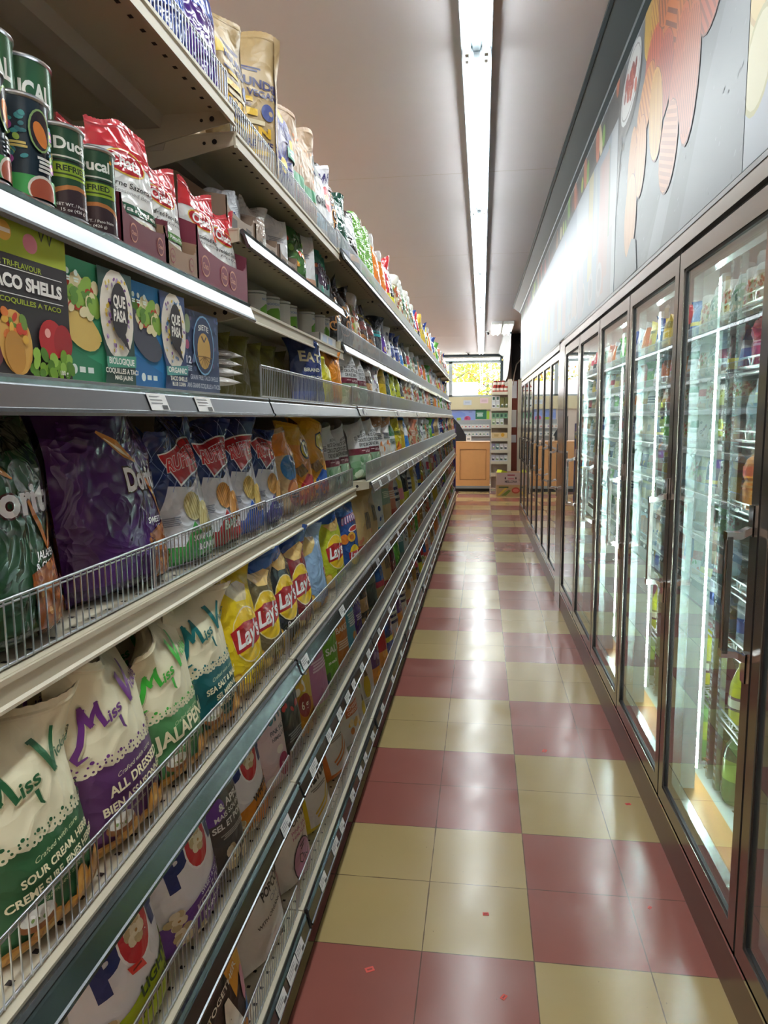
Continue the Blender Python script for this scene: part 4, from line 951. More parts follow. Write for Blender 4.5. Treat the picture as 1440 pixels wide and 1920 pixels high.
# ------------------------------------------------------------------ bags
PLACED = []          # (k, shelf, y, key, obj)
def put(key, k, s, y, yaw=-12, lean=4, sc=1., dx=0., var=0, dz=0., roll=0., row='front', sx=1.):
    d = DES[key]; z, X, rail, fe = levels(k)[s]
    lod = 0 if k < 2 else 1
    body, seal = get(key, var, lod)
    o = link(d['name'], body)
    if seal: link('top_seal', seal, o)
    yw = R(90 + yaw); half = d['T'] * sc * .47 + abs(math.sin(R(yaw))) * d['W'] * sc * .2
    o.location = (X - .017 - half + math.sin(R(lean)) * .03 + dx, y, z + .002 + dz)
    o.rotation_euler = (R(-lean), R(roll), yw); o.scale = (sc * sx, sc, sc)
    PLACED.append((k, s, y, key, o, row)); return o
H0 = [  # nearest and second bay, read off the photograph shelf by shelf
 ('tor_green', 0, 'S4', -1.06, -3, 4, 1.0), ('tor_purple', 0, 'S4', -.75, -8, 5, 1.0),
 ('ruf_green', 0, 'S4', -.525, -8, 6, 1.0), ('ruf_red', 0, 'S4', -.355, -8, 6, 1.02), ('ruf_blue', 0, 'S4', -.185, -8, 6, 1.02),
 ('ruf_purple', 1, 'S4', .01, -8, 5, 1.0), ('nutty', 1, 'S4', .2, -12, 5, .94), ('cheez_red', 1, 'S4', .40, -10, 6, .98), ('cheez_blue', 1, 'S4', .60, -10, 4, 1.0),
 ('rice', 1, 'S4', .80, -10, 2, .92), ('rice', 1, 'S4', .985, -10, 2, .92),
 ('mv_green', 0, 'S3', -1.085, -3, 7, 1.0), ('mv_purple', 0, 'S3', -.895, -3, 6, 1.06), ('mv_lime', 0, 'S3', -.715, -3, 6, 1.0), ('mv_teal', 0, 'S3', -.54, -4, 6, 1.08),
 ('lay_yellow', 0, 'S3', -.355, -6, 6, 1.02), ('lay_brown', 0, 'S3', -.195, -8, 6, 1.02),
 ('lay_black', 1, 'S3', -.03, -8, 6, 1.02), ('lay_red', 1, 'S3', .13, -8, 6, 1.), ('lay_sky', 1, 'S3', .335, -10, 6, 1.), ('lay_lime', 1, 'S3', .63, -14, 5, 1.02), ('munch', 1, 'S3', .935, -16, 4, .97),
 ('pop_lime', 0, 'S2', -.90, -5, 6, .92), ('pop_kettle', 0, 'S2', -.67, -5, 6, .92), ('darkpop', 0, 'S2', -.505, -6, 6, .88), ('pop_orange', 0, 'S2', -.355, -10, 6, .92),
 ('puffs', 0, 'S2', -.155, -10, 4, .92), ('blackbar', 1, 'S2', -.02, -8, 4, .96), ('yel6', 1, 'S2', .14, -12, 3, .98), ('pinkbag', 1, 'S2', .32, -10, 4, .98), ('greensalt', 1, 'S2', .51, -12, 4, .98), ('orangechk', 1, 'S2', .70, -12, 4, .95), ('skybag', 1, 'S2', .86, -10, 4, .95), ('violet', 1, 'S2', 1.01, -12, 4, .95),
 ('letterA', 0, 'S1', -.60, -8, 8, 1.), ('whitepop', 0, 'S1', -.29, -10, 8, .96), ('face', 1, 'S1', .0, -10, 6, .96), ('etors_yellow', 1, 'S1', .27, -12, 7, 1.), ('etors_orange', 1, 'S1', .60, -14, 14, 1.), ('chedd', 1, 'S1', .85, -12, 5, 1.), ('pine', 1, 'S1', 1.015, -8, 4, .78),
 ('bluesky', 0, 'S7', -.40, -4, 2, 1.), ('purplefoil', 0, 'S7', -.215, -6, 2, 1.), ('kraft', 1, 'S7', -.04, -6, 1, .86),
 ('kraft', 1, 'S7', .21, -48, 2, 1.14), ('sun', 1, 'S7', .42, -10, 2, 1.05), ('peach', 1, 'S7', .555, -10, 2, 1.), ('peach', 1, 'S7', .725, -10, 2, 1.02), ('cornblk', 1, 'S7', .89, -12, 2, 1.), ('popblk', 1, 'S7', 1.045, -10, 2, 1.02),
]
for n, it in enumerate(H0):
    key, k, s, y, yaw, lean, sc = it
    put(key, k, s, y, yaw, lean, sc, var=n % 2 if key in ('kraft', 'peach', 'rice') else 0)
# the row standing behind
for key, k, s, y, dx in (('mv_green', 0, 'S3', -1.17, -.13), ('mv_purple', 0, 'S3', -.98, -.12), ('mv_lime', 0, 'S3', -.79, -.12), ('mv_lime', 0, 'S3', -.63, -.13), ('mv_teal', 0, 'S3', -.45, -.13), ('lay_yellow', 0, 'S3', -.29, -.13),
                        ('tor_purple', 0, 'S4', -.90, -.13), ('tor_green', 0, 'S4', -1.15, -.14), ('ruf_green', 0, 'S4', -.60, -.13), ('lay_lime', 0, 'S4', -.46, -.13), ('ruf_purple', 0, 'S4', -.28, -.13), ('cheez_red', 1, 'S4', -.02, -.13), ('nutty', 1, 'S4', .16, -.13), ('rice', 1, 'S4', .7, -.13),
                        ('pop_lime', 0, 'S2', -1.0, -.14), ('pop_kettle', 0, 'S2', -.75, -.14), ('pop_orange', 0, 'S2', -.45, -.14)):
    put(key, k, s, y, -10, 1, .92 if s in ('S2', 'S4') else 1.0, dx, 1, row='back')
for i in range(6): put('olive', 0 if i < 1 else 1, 'S5', -.17 + i * .135, -12, 6, .6 + .02 * (i % 2), -.1, i % 2, row='back')
put('navyeat', 1, 'S5', .57, -30, 3, .86); put('lemonf', 1, 'S5', .735, -12, 2, .82); put('orangef', 1, 'S5', .90, -22, 3, .86)
for i in range(4):
    o = put('silver', 0, 'S5', -.27 + .028 * i, 0, 0, .72, .04, i % 2, row='flat'); z, X, _, _ = levels(0)['S5']
    o.rotation_euler = (R(-84 + 3 * i), 0, R(62 - 5 * i)); o.location = (X - .05 - .012 * i, -.30 + .025 * i, z + .03 + .021 * i); o.scale = (.72, .24, .72)

FILL = {
 'S7': [['pretzel', 'dkgreen', 'drobw', 'limeg', 'limeg'], ['oranges', 'oranges', 'redyel', 'blkyel', 'clearnut'], ['clearnut', 'cleargreen', 'clearnut', 'cleargreen', 'clearnut']],
 'S6': [['pretzel', 'pretzel', 'clearnut', 'snyd', 'snyd'], ['tealdark', 'purpw', 'spotwhite', 'navyw', 'navyw'], ['bluewht', 'blkyel', 'redwht', 'cleargreen', 'clearnut']],
 'S5': [['rice', 'rice', 'kbrown', 'spotwhite', 'mustard'], ['dkgreen', 'limeyel', 'limeyel', 'blkyel', 'clearnut'], ['clearnut', 'spotwhite', 'clearnut', 'redwht', 'whiteg']],
 'S4': [['rice', 'rice', 'whiteo', 'whiteo', 'whiteg'], ['yelgrn', 'mustard', 'bluewht', 'clearnut', 'orgred'], ['clearnut', 'cleargreen', 'spotwhite', 'whiteg', 'clearnut']],
 'S3': [['tankraft', 'tankraft', 'wblue', 'tankraft2', 'orgred'], ['wnavy', 'yelpink', 'blkyel', 'wnavy', 'mustard'], ['spotwhite', 'blueyel', 'yelgrn', 'clearnut', 'wblue']],
 'S2': [['kbrown', 'blkgrn', 'royal', 'tankraft', 'maroon'], ['grnapple', 'tealgray', 'spotwhite', 'beigep', 'clearnut'], ['grnapple', 'oranges', 'beigep', 'spotwhite', 'clearnut']],
 'S1': [['pine', 'purpor', 'redrd', 'blueyel', 'wnavy'], ['purpor', 'wnavy', 'tankraft', 'whiteo', 'beigep'], ['redpop', 'blkyel', 'redwht', 'royal', 'orgred']]}
POOL = ['clearnut', 'cleargreen', 'spotwhite', 'redwht', 'whiteg', 'wnavy', 'mustard', 'beigep', 'tankraft', 'blueyel', 'orgred', 'navyw', 'wblue', 'oranges', 'purpw', 'grnapple', 'redpop', 'yelgrn']
for k in range(2, NSEC):
    for s in ('S1', 'S2', 'S3', 'S4', 'S5', 'S6', 'S7'):
        n = 5 if k < 5 else 4
        for j in range(n):
            key = FILL[s][k - 2][j] if k < 5 else POOL[rng.randrange(len(POOL))]
            y = SEC0 + SECW * k + SECW * (j + .5) / n + rng.uniform(-.015, .015)
            sc = rng.uniform(.95, 1.06) * (.93 if s in ('S5',) else 1.0)
            hmax = {'S1': .30, 'S2': .285, 'S3': .285, 'S4': .255, 'S5': .225, 'S6': .30, 'S7': .36}[s]
            sc = min(sc * (1.2 if s == 'S7' else 1.), hmax / DES[key]['H'])
            put(key, k, s, y, -rng.uniform(8, 26), rng.uniform(2, 7), sc, 0, j % 2, sx=min(1.1, 1 / max(.8, sc)))
# labels
from collections import defaultdict
byrow = defaultdict(list)
for it in PLACED: byrow[(it[0], it[1], it[5])].append(it)
used = {}
for (k, s, row), items in byrow.items():
    items.sort(key=lambda t: t[2])
    for i, (k_, s_, y, key, o, r_) in enumerate(items):
        d = DES[key]
        if row == 'front': lab = f"{d['desc']}, {ORD[i]} on {BAY[k]} bay's {SHN[s]}"
        elif row == 'back': lab = f"{d['desc']}, {ORD[i]} behind the front row, {SHN[s]}"
        else: lab = f"silver foil bag lying flat, {ORD[i]} from the bottom of its pile"
        if lab in used: lab = lab.replace('behind the front row', f'behind {BAY[k]} front row')
        used[lab] = 1
        tag(o, lab, 'bag', f'snack bags on the {SHN[s]}')
    
# ------------------------------------------------------------------ taco boxes
def carton(name, w, h, d, art, side, x, y, z, label, yaw=0, cat='box', group='taco shell boxes', strip=None):
    m = MB('card'); e = .0
    m.box(-w / 2, w / 2, 0, d, 0, h, side)
    flat_front(m, art, w, -.0002)
    if strip: m.box(-w / 2 - .0006, -w / 2, .012, d - .012, .012, h - .012, strip)
    o = m.build(name, None, (x, y, z)); o.rotation_euler = (0, 0, R(90 + yaw)); tag(o, label, cat, group); return o
def taco(a, cx, cy, s, shell, rot=-40, fill=('#5f8a3a', '#8ab04a', '#b8402c', '#e6dcb0')):
    c, q = math.cos(R(rot)), math.sin(R(rot))
    def tr(p): return (cx + s * (p[0] * c - p[1] * q), cy + s * (p[0] * q + p[1] * c))
    a.blobs(cx - s * .42, cx + s * .42, cy - s * .0, cy + s * .38, 34, fill, s * .13, 5)
    a.poly([tr((math.cos(R(t)) * .55, -.05 + math.sin(R(t)) * .36)) for t in range(180, 361, 15)], shell)
    a.poly([tr((math.cos(R(t)) * .55, -.02 + math.sin(R(t)) * .12)) for t in range(0, 361, 20)], shell)
    a.blobs(cx - s * .3, cx + s * .35, cy + s * .02, cy + s * .26, 26, fill, s * .1, 9)
a = Art(.97, '#2b2529')
a.rect(-.5, .5, 0, .97, '#2b2529').rect(-.5, .5, .73, .97, '#9fae2c')
a.ell(-.1, .86, .07, .06, '#e6b04a').rect(-.16, -.04, .85, .875, '#f2e2d0').ell(.14, .83, .07, .06, '#e08a9a').ell(-.38, .82, .1, .05, '#d98a3a', 40).ell(-.36, .86, .05, .04, '#e0b03a').stroke([(-.4, .76), (-.38, .7)], .02, '#d08a9a')
a.stroke([(.23, .93), (.25, .87), (.28, .93)], .014, '#2b2529').stroke([(.31, .94), (.33, .86), (.37, .95)], .014, '#2b2529')
a.rect(-.34, .44, .645, .65, '#e8e6e2').rect(-.3, .44, .49, .495, '#e8e6e2').text('12 TRI-FLAVOUR', .02, .675, .035, '#9fae2c', .42, .02).text('TACO SHELLS', .07, .57, .085, '#efece8', .72, .05).text('12 COQUILLES A TACO', .08, .455, .032, '#9fae2c', .66, .02)
a.ell(-.42, .23, .14, .2, '#c88a3a', 15).ell(-.3, .21, .13, .19, '#6a2f38', 12).ell(-.06, .2, .15, .2, '#d8a85a', 10).blobs(-.16, .03, .22, .4, 22, ['#c8452f', '#6a8a3a', '#e0b04a', '#d87a3c'], .035, 3).ell(-.08, .14, .09, .13, '#b8843c', 10)
a.ell(.28, .25, .13, .13, '#b3262b').ell(.4, .24, .1, .12, '#9c1f26').ell(.24, .29, .03, .03, '#e8a8a0').blobs(.08, .46, .02, .15, 26, ['#6f9a2c', '#8fb84a', '#4f7a22'], .05, 4).text('180 g', .38, .04, .03, '#e8e6e2')
carton('taco_shell_box', .19, .184, .06, a, '#2b2529', -.695, -1.005, 1.5165, 'black and lime green taco shell box at the near end of its shelf', -3)
def quebox(bg, side, org, l1, l2, l3, shell, rib, ink):
    a = Art(.86, bg); a.rect(-.5, .5, 0, .86, bg)
    a.poly([(-.5, .3), (-.1, .18), (.06, .14), (.06, 0), (-.5, 0)], side)
    taco(a, -.2, .48, .56, shell, -32)
    for k, x in enumerate((-.42, -.34, -.24)): a.ell(x, .75, .022, .022, '#dfeee6').bars(x, .71, .06, .012, 2, '#dfeee6')
    a.poly([(.02, .86), (.5, .86), (.5, 0), (.06, 0), (.1, .2), (.06, .3)], ink)
    A8 = [(.27 + .235 * math.cos(R(t)), .53 + .34 * math.sin(R(t))) for t in range(0, 360, 15)]
    a.poly(A8, '#f0e9dc'); a.blobs(.09, .45, .25, .8, 70, ['#d8b83c', '#7a4a8a', '#e0c86a', '#b8a0c4'] if org else ['#3a6a9a', '#d8b83c', '#7a4a8a', '#c8d0dc'], .018, 6)
    a.poly([(.27 + .12 * math.cos(R(t)), .56 + .21 * math.sin(R(t))) for t in range(0, 360, 15)], '#2a2126').poly([(.22, .38), (.33, .4), (.4, .25)], '#2a2126')
    a.text('QUE', .27, .63, .09, '#f0ebe2', .17, .04).text('PASA', .27, .52, .09, '#f0ebe2', .18, .04)
    a.poly([(.05, .2), (.48, .23), (.47, .14), (.06, .12)], rib).text(l1, .265, .175, .05, '#f4f4ee', .36, .03)
    a.text(l2, .28, .1, .04, '#f0ece2', None, .03).text(l3, .28, .05, .035, '#f0ece2', None, .02)
    for k in range(3): a.ell(-.36 + k * .1, .08, .035, .035, '#dfe8e6') if k == 0 else a.rect(-.4 + k * .1, -.33 + k * .1, .06, .1, '#dfe8e6')
    return a
carton('taco_shell_box', .19, .163, .055, quebox('#3f9a74', '#2f7a58', True, 'BIOLOGIQUE', 'COQUILLES A TACO', 'MAIS JAUNE', '#d8b868', '#4f9a80', '#2f4a44'), '#4fa884', -.694, -.838, 1.5165, 'sea green taco shell box second from the near end', -3)
carton('taco_shell_box', .19, .165, .055, quebox('#3585c4', '#2a6aa6', False, 'ORGANIC', 'TACO SHELLS', 'BLUE CORN', '#4a4a58', '#5a9a98', '#3a4a74'), '#3f92d0', -.694, -.640, 1.5165, 'bright blue taco shell box with blue corn taco', -3, strip='#9cc8e4')
a = Art(.88, '#44506e'); a.rect(-.5, .5, 0, .88, '#44506e').blobs(-.48, .48, .25, .86, 50, ['#55638a', '#6a5a80', '#3f4a70', '#5a6f94'], .03, 2)
a.ell(-.34, .72, .07, .1, '#8a9a74').ell(-.36, .5, .05, .05, '#b0567a').ell(.06, .52, .27, .33, '#7aa8cc').ell(.06, .52, .25, .31, '#2f3a58').ell(.06, .46, .17, .2, '#c8a05a').text('SIETE', .06, .72, .06, '#e8e6dc', .26, .02, 0, 0, None, -1.2)
for t in range(200, 341, 20): a.stroke([(.06, .4), (.06 + .2 * math.cos(R(t)), .46 + .2 * math.sin(R(t)))], .012, '#8a6a3a')
a.stroke([(.0, .62), (.06, .56), (.12, .62)], .02, '#2f3a58').text('12', -.34, .34, .08, '#d8dce4', .12, .03).bars(-.34, .27, .14, .014, 3, '#a8b0c4')
a.text('GRAIN FREE TACO SHELLS', .04, .16, .05, '#c8ccd8', .72, .01).text('SANS GRAINS COQUILLES A TACOS', .02, .07, .05, '#c8ccd8', .88, .01)
carton('taco_shell_box', .172, .152, .05, a, '#3a4668', -.694, -.455, 1.5165, 'slate blue taco shell box at the far end of the taco boxes', -3)

# ------------------------------------------------------------------ cans and pouches on the shelf above
def can(art, r, h, x, y, z, rot, label, lidless=False, fac=0.):
    me, rims = can_mesh('food_can', art, r, h, facing=0)
    o = link('food_can', me, None, (x, y, z)); o.rotation_euler = (0, 0, R(90 + rot)); tag(o, label, 'can', 'food cans on the second highest shelf')
    for rm in rims: tag(link('rim', rm, o), 'silver metal rim')
    return o
def ducal(word):
    a = Art(1.0, '#22472f', '#1f3f2b'); a.rect(-.5, .5, .62, .64, '#151d18').text('Ducal', .0, .82, .14, '#e8ece4', .36, .03).bars(.0, .67, .44, .018, 1, '#cfd4c8')
    a.rect(-.26, .26, .43, .6, '#8aa82c').text('REFRIED', .0, .54, .07, '#23301a', .34, .03).bars(.0, .47, .4, .02, 1, '#3a4a22')
    a.ell(.02, .08, .34, .28, '#b0703a').ell(.02, .05, .31, .26, '#3a2a2e').text('NET WT. / Peso Neto', .0, .12, .035, '#d8d4d0', .4, .01).text('15 oz (426 g)', -.02, .06, .035, '#d8d4d0', .26, .01)
    a.ell(.2, .9, .02, .025, '#d8962c')
    return a
def floral():
    a = Art(1.0, '#1f2f3a', '#1f2f3a')
    for x in (-.34, .02, .4):
        for y, c in ((.78, '#3a8a8c'), (.62, '#3a8a8c'), (.45, '#2f7a80')): a.blobs(x - .07, x + .07, y - .06, y + .06, 7, [c, '#2f6a74', '#8aa84a'], .035, int(y * 50))
        for y in (.7, .36): a.ell(x - .06, y, .05, .055, '#a04a92').ell(x - .06, y, .02, .022, '#d8b04a').ell(x - .1, y + .05, .03, .02, '#6a9a4a', 40)
        a.rect(x - .05, x + .08, .52, .545, '#c8b46a').rect(x - .06, x + .09, .485, .51, '#c8b46a')
    for cx in (-.16, .22): a.ell(cx, .7, .1, .22, '#8aa86a').ell(cx, .7, .085, .2, '#2a2228').ell(cx + .0, .66, .055, .13, '#d87f3a', 15).bars(cx + .03, .42, .14, .028, 4, '#d8d8d4')
    a.rect(-.5, .5, 0, .22, '#3f9a52')
    for cx in (-.16, .22): a.ell(cx, .08, .13, .16, '#d8d4c8').ell(cx, .07, .115, .14, '#a8523a')
    return a
Z6 = 1.737
can(floral(), .041, .132, -.752, -.995, Z6, -30, 'dark floral can with orange oval at the near shelf end')
can(floral(), .041, .132, -.752, -.905, Z6, -62, 'dark floral can with green base, second from the near end')
can(ducal(''), .038, .128, -.748, -.822, Z6, -20, 'green refried bean can between the floral can and another bean can')
can(ducal(''), .038, .128, -.748, -.735, Z6, -50, 'green refried bean can next to the red topped pouches')
for i, (x, y, t) in enumerate(((-.845, -.845, 'nearer of the two'), (-.845, -.755, 'farther of the two'))):
    a = Art(1.35, '#2a5a3a', '#2a5a3a'); a.text('DUCAL', .0, 1.1, .16, '#e8ece4', .42, .04).rect(-.5, .5, .78, .8, '#16301f').blobs(-.2, .2, .2, .5, 8, ['#5a3a2e', '#7a4a3a'], .1)
    can(a, .05, .25, x, y, Z6, -40, f'tall green can standing behind the small cans, {t}')
def tray(w, dpt, hf, hb, col, x, y, z, label, cat='display box', group=None, name='display_box', yaw=0, logos=None, slots=()):
    m = MB('card'); t = .0025; hw = w / 2
    m.box(-hw, hw, 0, dpt, 0, t, col)
    n = 10
    fr = [(-hw, t)] + [(hw, t), (hw, hb * .75), (hw - .006, hb * .75)]
    prof = [(-hw, t), (hw, t), (hw, hf * 1.5), (hw * .92, hf * 1.15), (hw * .8, hf)] + [(hw * (.8 - 1.6 * k / n), hf - .006 * math.sin(math.pi * k / n)) for k in range(1, n)] + [(-hw * .8, hf), (-hw * .92, hf * 1.15), (-hw, hf * 1.5)]
    m.prism(prof, 0, t, col)
    m.box(-hw, hw, dpt - t, dpt, t, hb, col)
    side = [(0, t), (dpt, t), (dpt, hb), (dpt * .6, hb * .9), (dpt * .25, hf * 1.7), (0, hf * 1.5)]
    m.prism(side, -hw, -hw + t, col, 'x'); m.prism(side, hw - t, hw, col, 'x')
    if logos:
        A = Art(hf / w, col)
        for lx in logos[0]: A.ell(lx, hf / w * .5, .075, hf / w * .3, logos[1]).ell(lx, hf / w * .5, .068, hf / w * .25, col).text('Chata', lx, hf / w * .5, .04, logos[1], .1, .02)
        flat_front(m, A, w * .98, -.0002, 0, .001)
    if slots:
        for sx in slots: m.box(sx - .02, sx + .02, -.0004, .0, .012, hf * .7, '#3a2a20')
    o = m.build(name, None, (x, y, z)); o.rotation_euler = (0, 0, R(90 + yaw)); tag(o, label, cat, group); return o
tray(.17, .14, .052, .16, '#6a2434', -.712, -.622, Z6, 'maroon display box under the green banded pouch', group='bean pouch display boxes', logos=((-.28, .3), '#c88a72'))
tray(.145, .14, .045, .11, '#96765e', -.712, -.478, Z6, 'brown display box under the pinto bean pouch', group='bean pouch display boxes', logos=((-.3, .3), '#8a3040'))
tray(.305, .14, .072, .12, '#7a2c40', -.712, -.248, Z6, 'maroon display box holding the two farthest bean pouches', group='bean pouch display boxes', logos=((-.38, -.02, .16), '#c88a72'))
def bean(key, x, y, z, yaw, lean, label, sc=1., var=0):
    b, s = get(key, var, 0); o = link('bean_pouch', b, None, (x, y, z)); link('top_seal', s, o); o.rotation_euler = (R(-lean), 0, R(90 + yaw)); o.scale = (sc, sc, sc)
    tag(o, label, 'food pouch', 'bean pouches in the display boxes')
zb = Z6 + .004
bean('bean_green', -.752, -.605, zb, -22, 6, 'tall red topped food pouch with dark green band in the maroon box', 1.12)
bean('bean_red', -.80, -.625, zb, -18, 4, 'red topped pouch standing behind the dark green banded pouch', 1.06, 1)
bean('bean_red', -.84, -.64, zb, -18, 4, 'rearmost red topped pouch, only its corner showing', 1.03, 0)
bean('bean_pinto', -.752, -.475, zb, -14, 4, 'red topped bean pouch with light green band', 1.0)
bean('bean_red', -.80, -.385, zb, -20, 3, 'small red pouch half hidden behind two pouches', .84, 1)
bean('bean_red', -.752, -.285, zb, -14, 3, 'red topped pouch with crimson band in the long maroon box', 1.04)
bean('bean_chip', -.752, -.155, zb, -12, 3, 'red topped pouch with coral band at the far end', 1.02)
# torn carton behind the cans
m = MB('carton')
q = random.Random(4)
m.prism([(-.06, 0), (.06, 0), (.06, .14)] + [(.06 - .012 * k, .14 + q.uniform(-.012, .012)) for k in range(1, 10)] + [(-.06, .13)], 0, .004); m.box(-.06, -.056, 0, .12, 0, .1)
o = m.build('torn_carton', None, (-.93, -.70, Z6)); o.rotation_euler = (0, 0, R(80)); tag(o, 'torn brown cardboard flap behind the cans', 'carton')
# bare divider plate of the packet shelf
m = MB('shelf_paint'); pts = [(0, 0), (.18, .0), (.19, .012), (.19, .035), (.175, .04), (.17, .05), (.0, .02)]
m.prism(pts, -.0015, .0015); m.mat('dark_void').prism([(.115, .018), (.14, .018), (.145, .023), (.14, .028), (.115, .028), (.11, .023)], -.0022, .0022)
# packets on the extra shelf in the second bay
z6b, X6b = 1.909, -.718
def packets(key, n, x, y, z, step, lean, desc, sc, yaw=-20, start=0):
    for i in range(n):
        b, s = get(key, i % 2, 1); o = link('packet', b, None, (x - step[0] * i, y + step[1] * i, z)); o.rotation_euler = (R(-lean), 0, R(90 + yaw)); o.scale = (sc, sc, sc)
        tag(o, f'{desc}, {ORD[i + start]} from the front of its box', 'packet', desc + 's')
tray(.2, .2, .05, .15, '#8a7361', X6b - .03, -.02, z6b, 'brown display box nearest on the packet shelf', group='packet display boxes', slots=(-.05, .06))
tray(.2, .2, .045, .13, '#8f7866', X6b - .03, .2, z6b, 'brown display box second on the packet shelf', group='packet display boxes', slots=(-.05, .06))
tray(.2, .2, .045, .12, '#8f7866', X6b - .03, .43, z6b, 'brown display box third on the packet shelf', group='packet display boxes', slots=(-.06, .05))
tray(.2, .2, .05, .1, '#24544c', X6b - .03, .93, z6b, 'dark teal display box at the far end of the packet shelf', group='packet display boxes')
packets('silvpk', 7, X6b - .075, -.055, z6b + .004, (.004, .018), 2, 'narrow blue and silver foil packet', .62, -78)
packets('silver', 3, X6b - .055, .15, z6b + .004, (.012, .04), 4, 'shiny brown foil packet', .5, -30)
packets('whitepk', 3, X6b - .055, .37, z6b + .004, (.012, .04), 4, 'white and tan packet in the third brown box', .85, -30)
packets('veggiepk', 2, X6b - .06, .57, z6b + .004, (.02, .03), 4, 'green vegetable packet beside the brown boxes', .95, -30)
packets('whitepk', 4, X6b - .05, .66, z6b + .004, (.012, .035), 6, 'white packet leaning beside the teal box', 1.0, -40)
packets('tealpk', 3, X6b - .055, .86, z6b + .004, (.004, .06), 8, 'teal candy packet in the teal box', .93, -32)
# paper cups of noodles in a white tray, second bay
a = Art(1.3, '#dcdcd8', '#d6d6d2'); a.poly([(-.25, .12), (.25, .12), (.25, .75), (.12, .95), (.0, .8), (-.1, .9), (-.25, .7)], '#6fae35').ell(.0, .3, .12, .2, '#2c3528').text('NOODLES', .0, 1.1, .1, '#8aa0c8', .4, .03).bars(.36, .7, .12, .03, 5, '#55585c', .6)
CUP = can_mesh('noodle_cup', a, .036, .108, 'card', facing=0)[0]
ml = MB('card'); ml.lathe([(.0, .104), (.034, .104), (.037, .107), (.037, .110), (.0, .110)], 24, cols=['#e6e6e4'] * 4); CUPL = ml.mesh('lid')
m = MB('card'); m.box(-.14, .14, 0, .17, 0, .003, '#d8d8d6'); m.box(-.14, .14, 0, .003, 0, .04, '#d8d8d6'); m.box(-.14, .14, .167, .17, 0, .04, '#d8d8d6'); m.box(-.14, -.137, 0, .17, 0, .04, '#d8d8d6'); m.box(.137, .14, 0, .17, 0, .04, '#d8d8d6')
m.box(-.1, -.03, -.0006, 0, .008, .034, '#b4c4dc').box(.0, .07, -.0006, 0, .008, .034, '#b4c4dc')
o = m.build('cardboard_tray', None, (-.735, .93, 1.737)); o.rotation_euler = (0, 0, R(90)); tag(o, 'white cardboard tray under the noodle cups', 'tray')
for i, (x, y, z, r) in enumerate(((-.84, .36, 1.737, 10), (-.83, .47, 1.737, -40), (-.82, .56, 1.737, 60), (-.82, .65, 1.737, -30), (-.80, .83, 1.741, 20), (-.78, .915, 1.741, 40), (-.78, .995, 1.741, -60), (-.87, .87, 1.741, -60), (-.87, .96, 1.741, -50))):
    o = link('noodle_cup', CUP, None, (x, y, z)); o.rotation_euler = (0, 0, R(90 + r)); link('lid', CUPL, o)
    tag(o, f'white and green paper noodle cup, {ORD[i]} from the near end of the group', 'cup', 'noodle cups on the second bay')
# ------------------------------------------------------------------ room
def struct(o, kind='structure'): o['kind'] = kind; return o
CEIL = 3.1
m = MB('floor_tiles'); m.box(-6.2, 1.7, -6.7, 17.5, -.05, 0); struct(m.build('floor'))
m = MB('ceiling_paint'); m.box(-6.2, 1.7, -6.7, 17.5, CEIL, CEIL + .08)
m.mat('shelf_dark')
for y in (.9, 3.3, 5.75, 8.2, 10.6, 13.0, 15.4): m.box(-6.0, .34, y, y + .004, CEIL - .0006, CEIL)
for x in (-1.41, -2.63, -3.85): m.box(x, x + .004, -4, 17.3, CEIL - .0006, CEIL)
struct(m.build('ceiling'))
m = MB('wall_paint'); m.box(-6.3, -6.2, -6.7, 17.5, 0, CEIL); struct(m.build('wall_left'))
m = MB('wall_paint'); m.box(-6.3, 1.7, -6.8, -6.7, 0, CEIL); struct(m.build('wall_back'))
m = MB('wall_paint'); m.box(1.7, 1.8, -6.8, 17.6, 0, CEIL); struct(m.build('wall_right'))
# front wall with the shop window
FY = 17.3
m = MB('wall_paint'); m.box(-6.2, 1.7, FY, FY + .15, 0, 2.02, ); m.box(-6.2, -4.6, FY, FY + .15, 2.02, CEIL); m.box(.36, 1.7, FY, FY + .15, 2.02, CEIL)
m.box(-4.6, .36, FY, FY + .15, 2.98, CEIL); struct(m.build('wall_front'))
def window(n, x0, x1, z0, z1):
    w = empty(f'window_{n}', ((x0 + x1) / 2, FY + .05, z0)); w['kind'] = 'structure'
    hw = (x1 - x0) / 2; h = z1 - z0
    f = MB('galvanised'); t = .045
    f.box(-hw, -hw + t, -.04, .04, 0, h); f.box(hw - t, hw, -.04, .04, 0, h); f.box(-hw, hw, -.04, .04, 0, t); f.box(-hw, hw, -.04, .04, h - t, h)
    f.build('window_frame', w)
    g = MB('window_glass'); g.quad((-hw + t, 0, t), (hw - t, 0, t), (hw - t, 0, h - t), (-hw + t, 0, h - t)); g.build('pane', w)
window(1, -.98, .36, 2.02, 2.93); window(2, -2.8, -.98, 2.02, 2.93); window(3, -4.6, -2.8, 2.02, 2.93)
m = MB('molding'); m.box(-6.0, .34, FY - .05, FY, 2.93, CEIL - .001); struct(m.build('trim_1'))

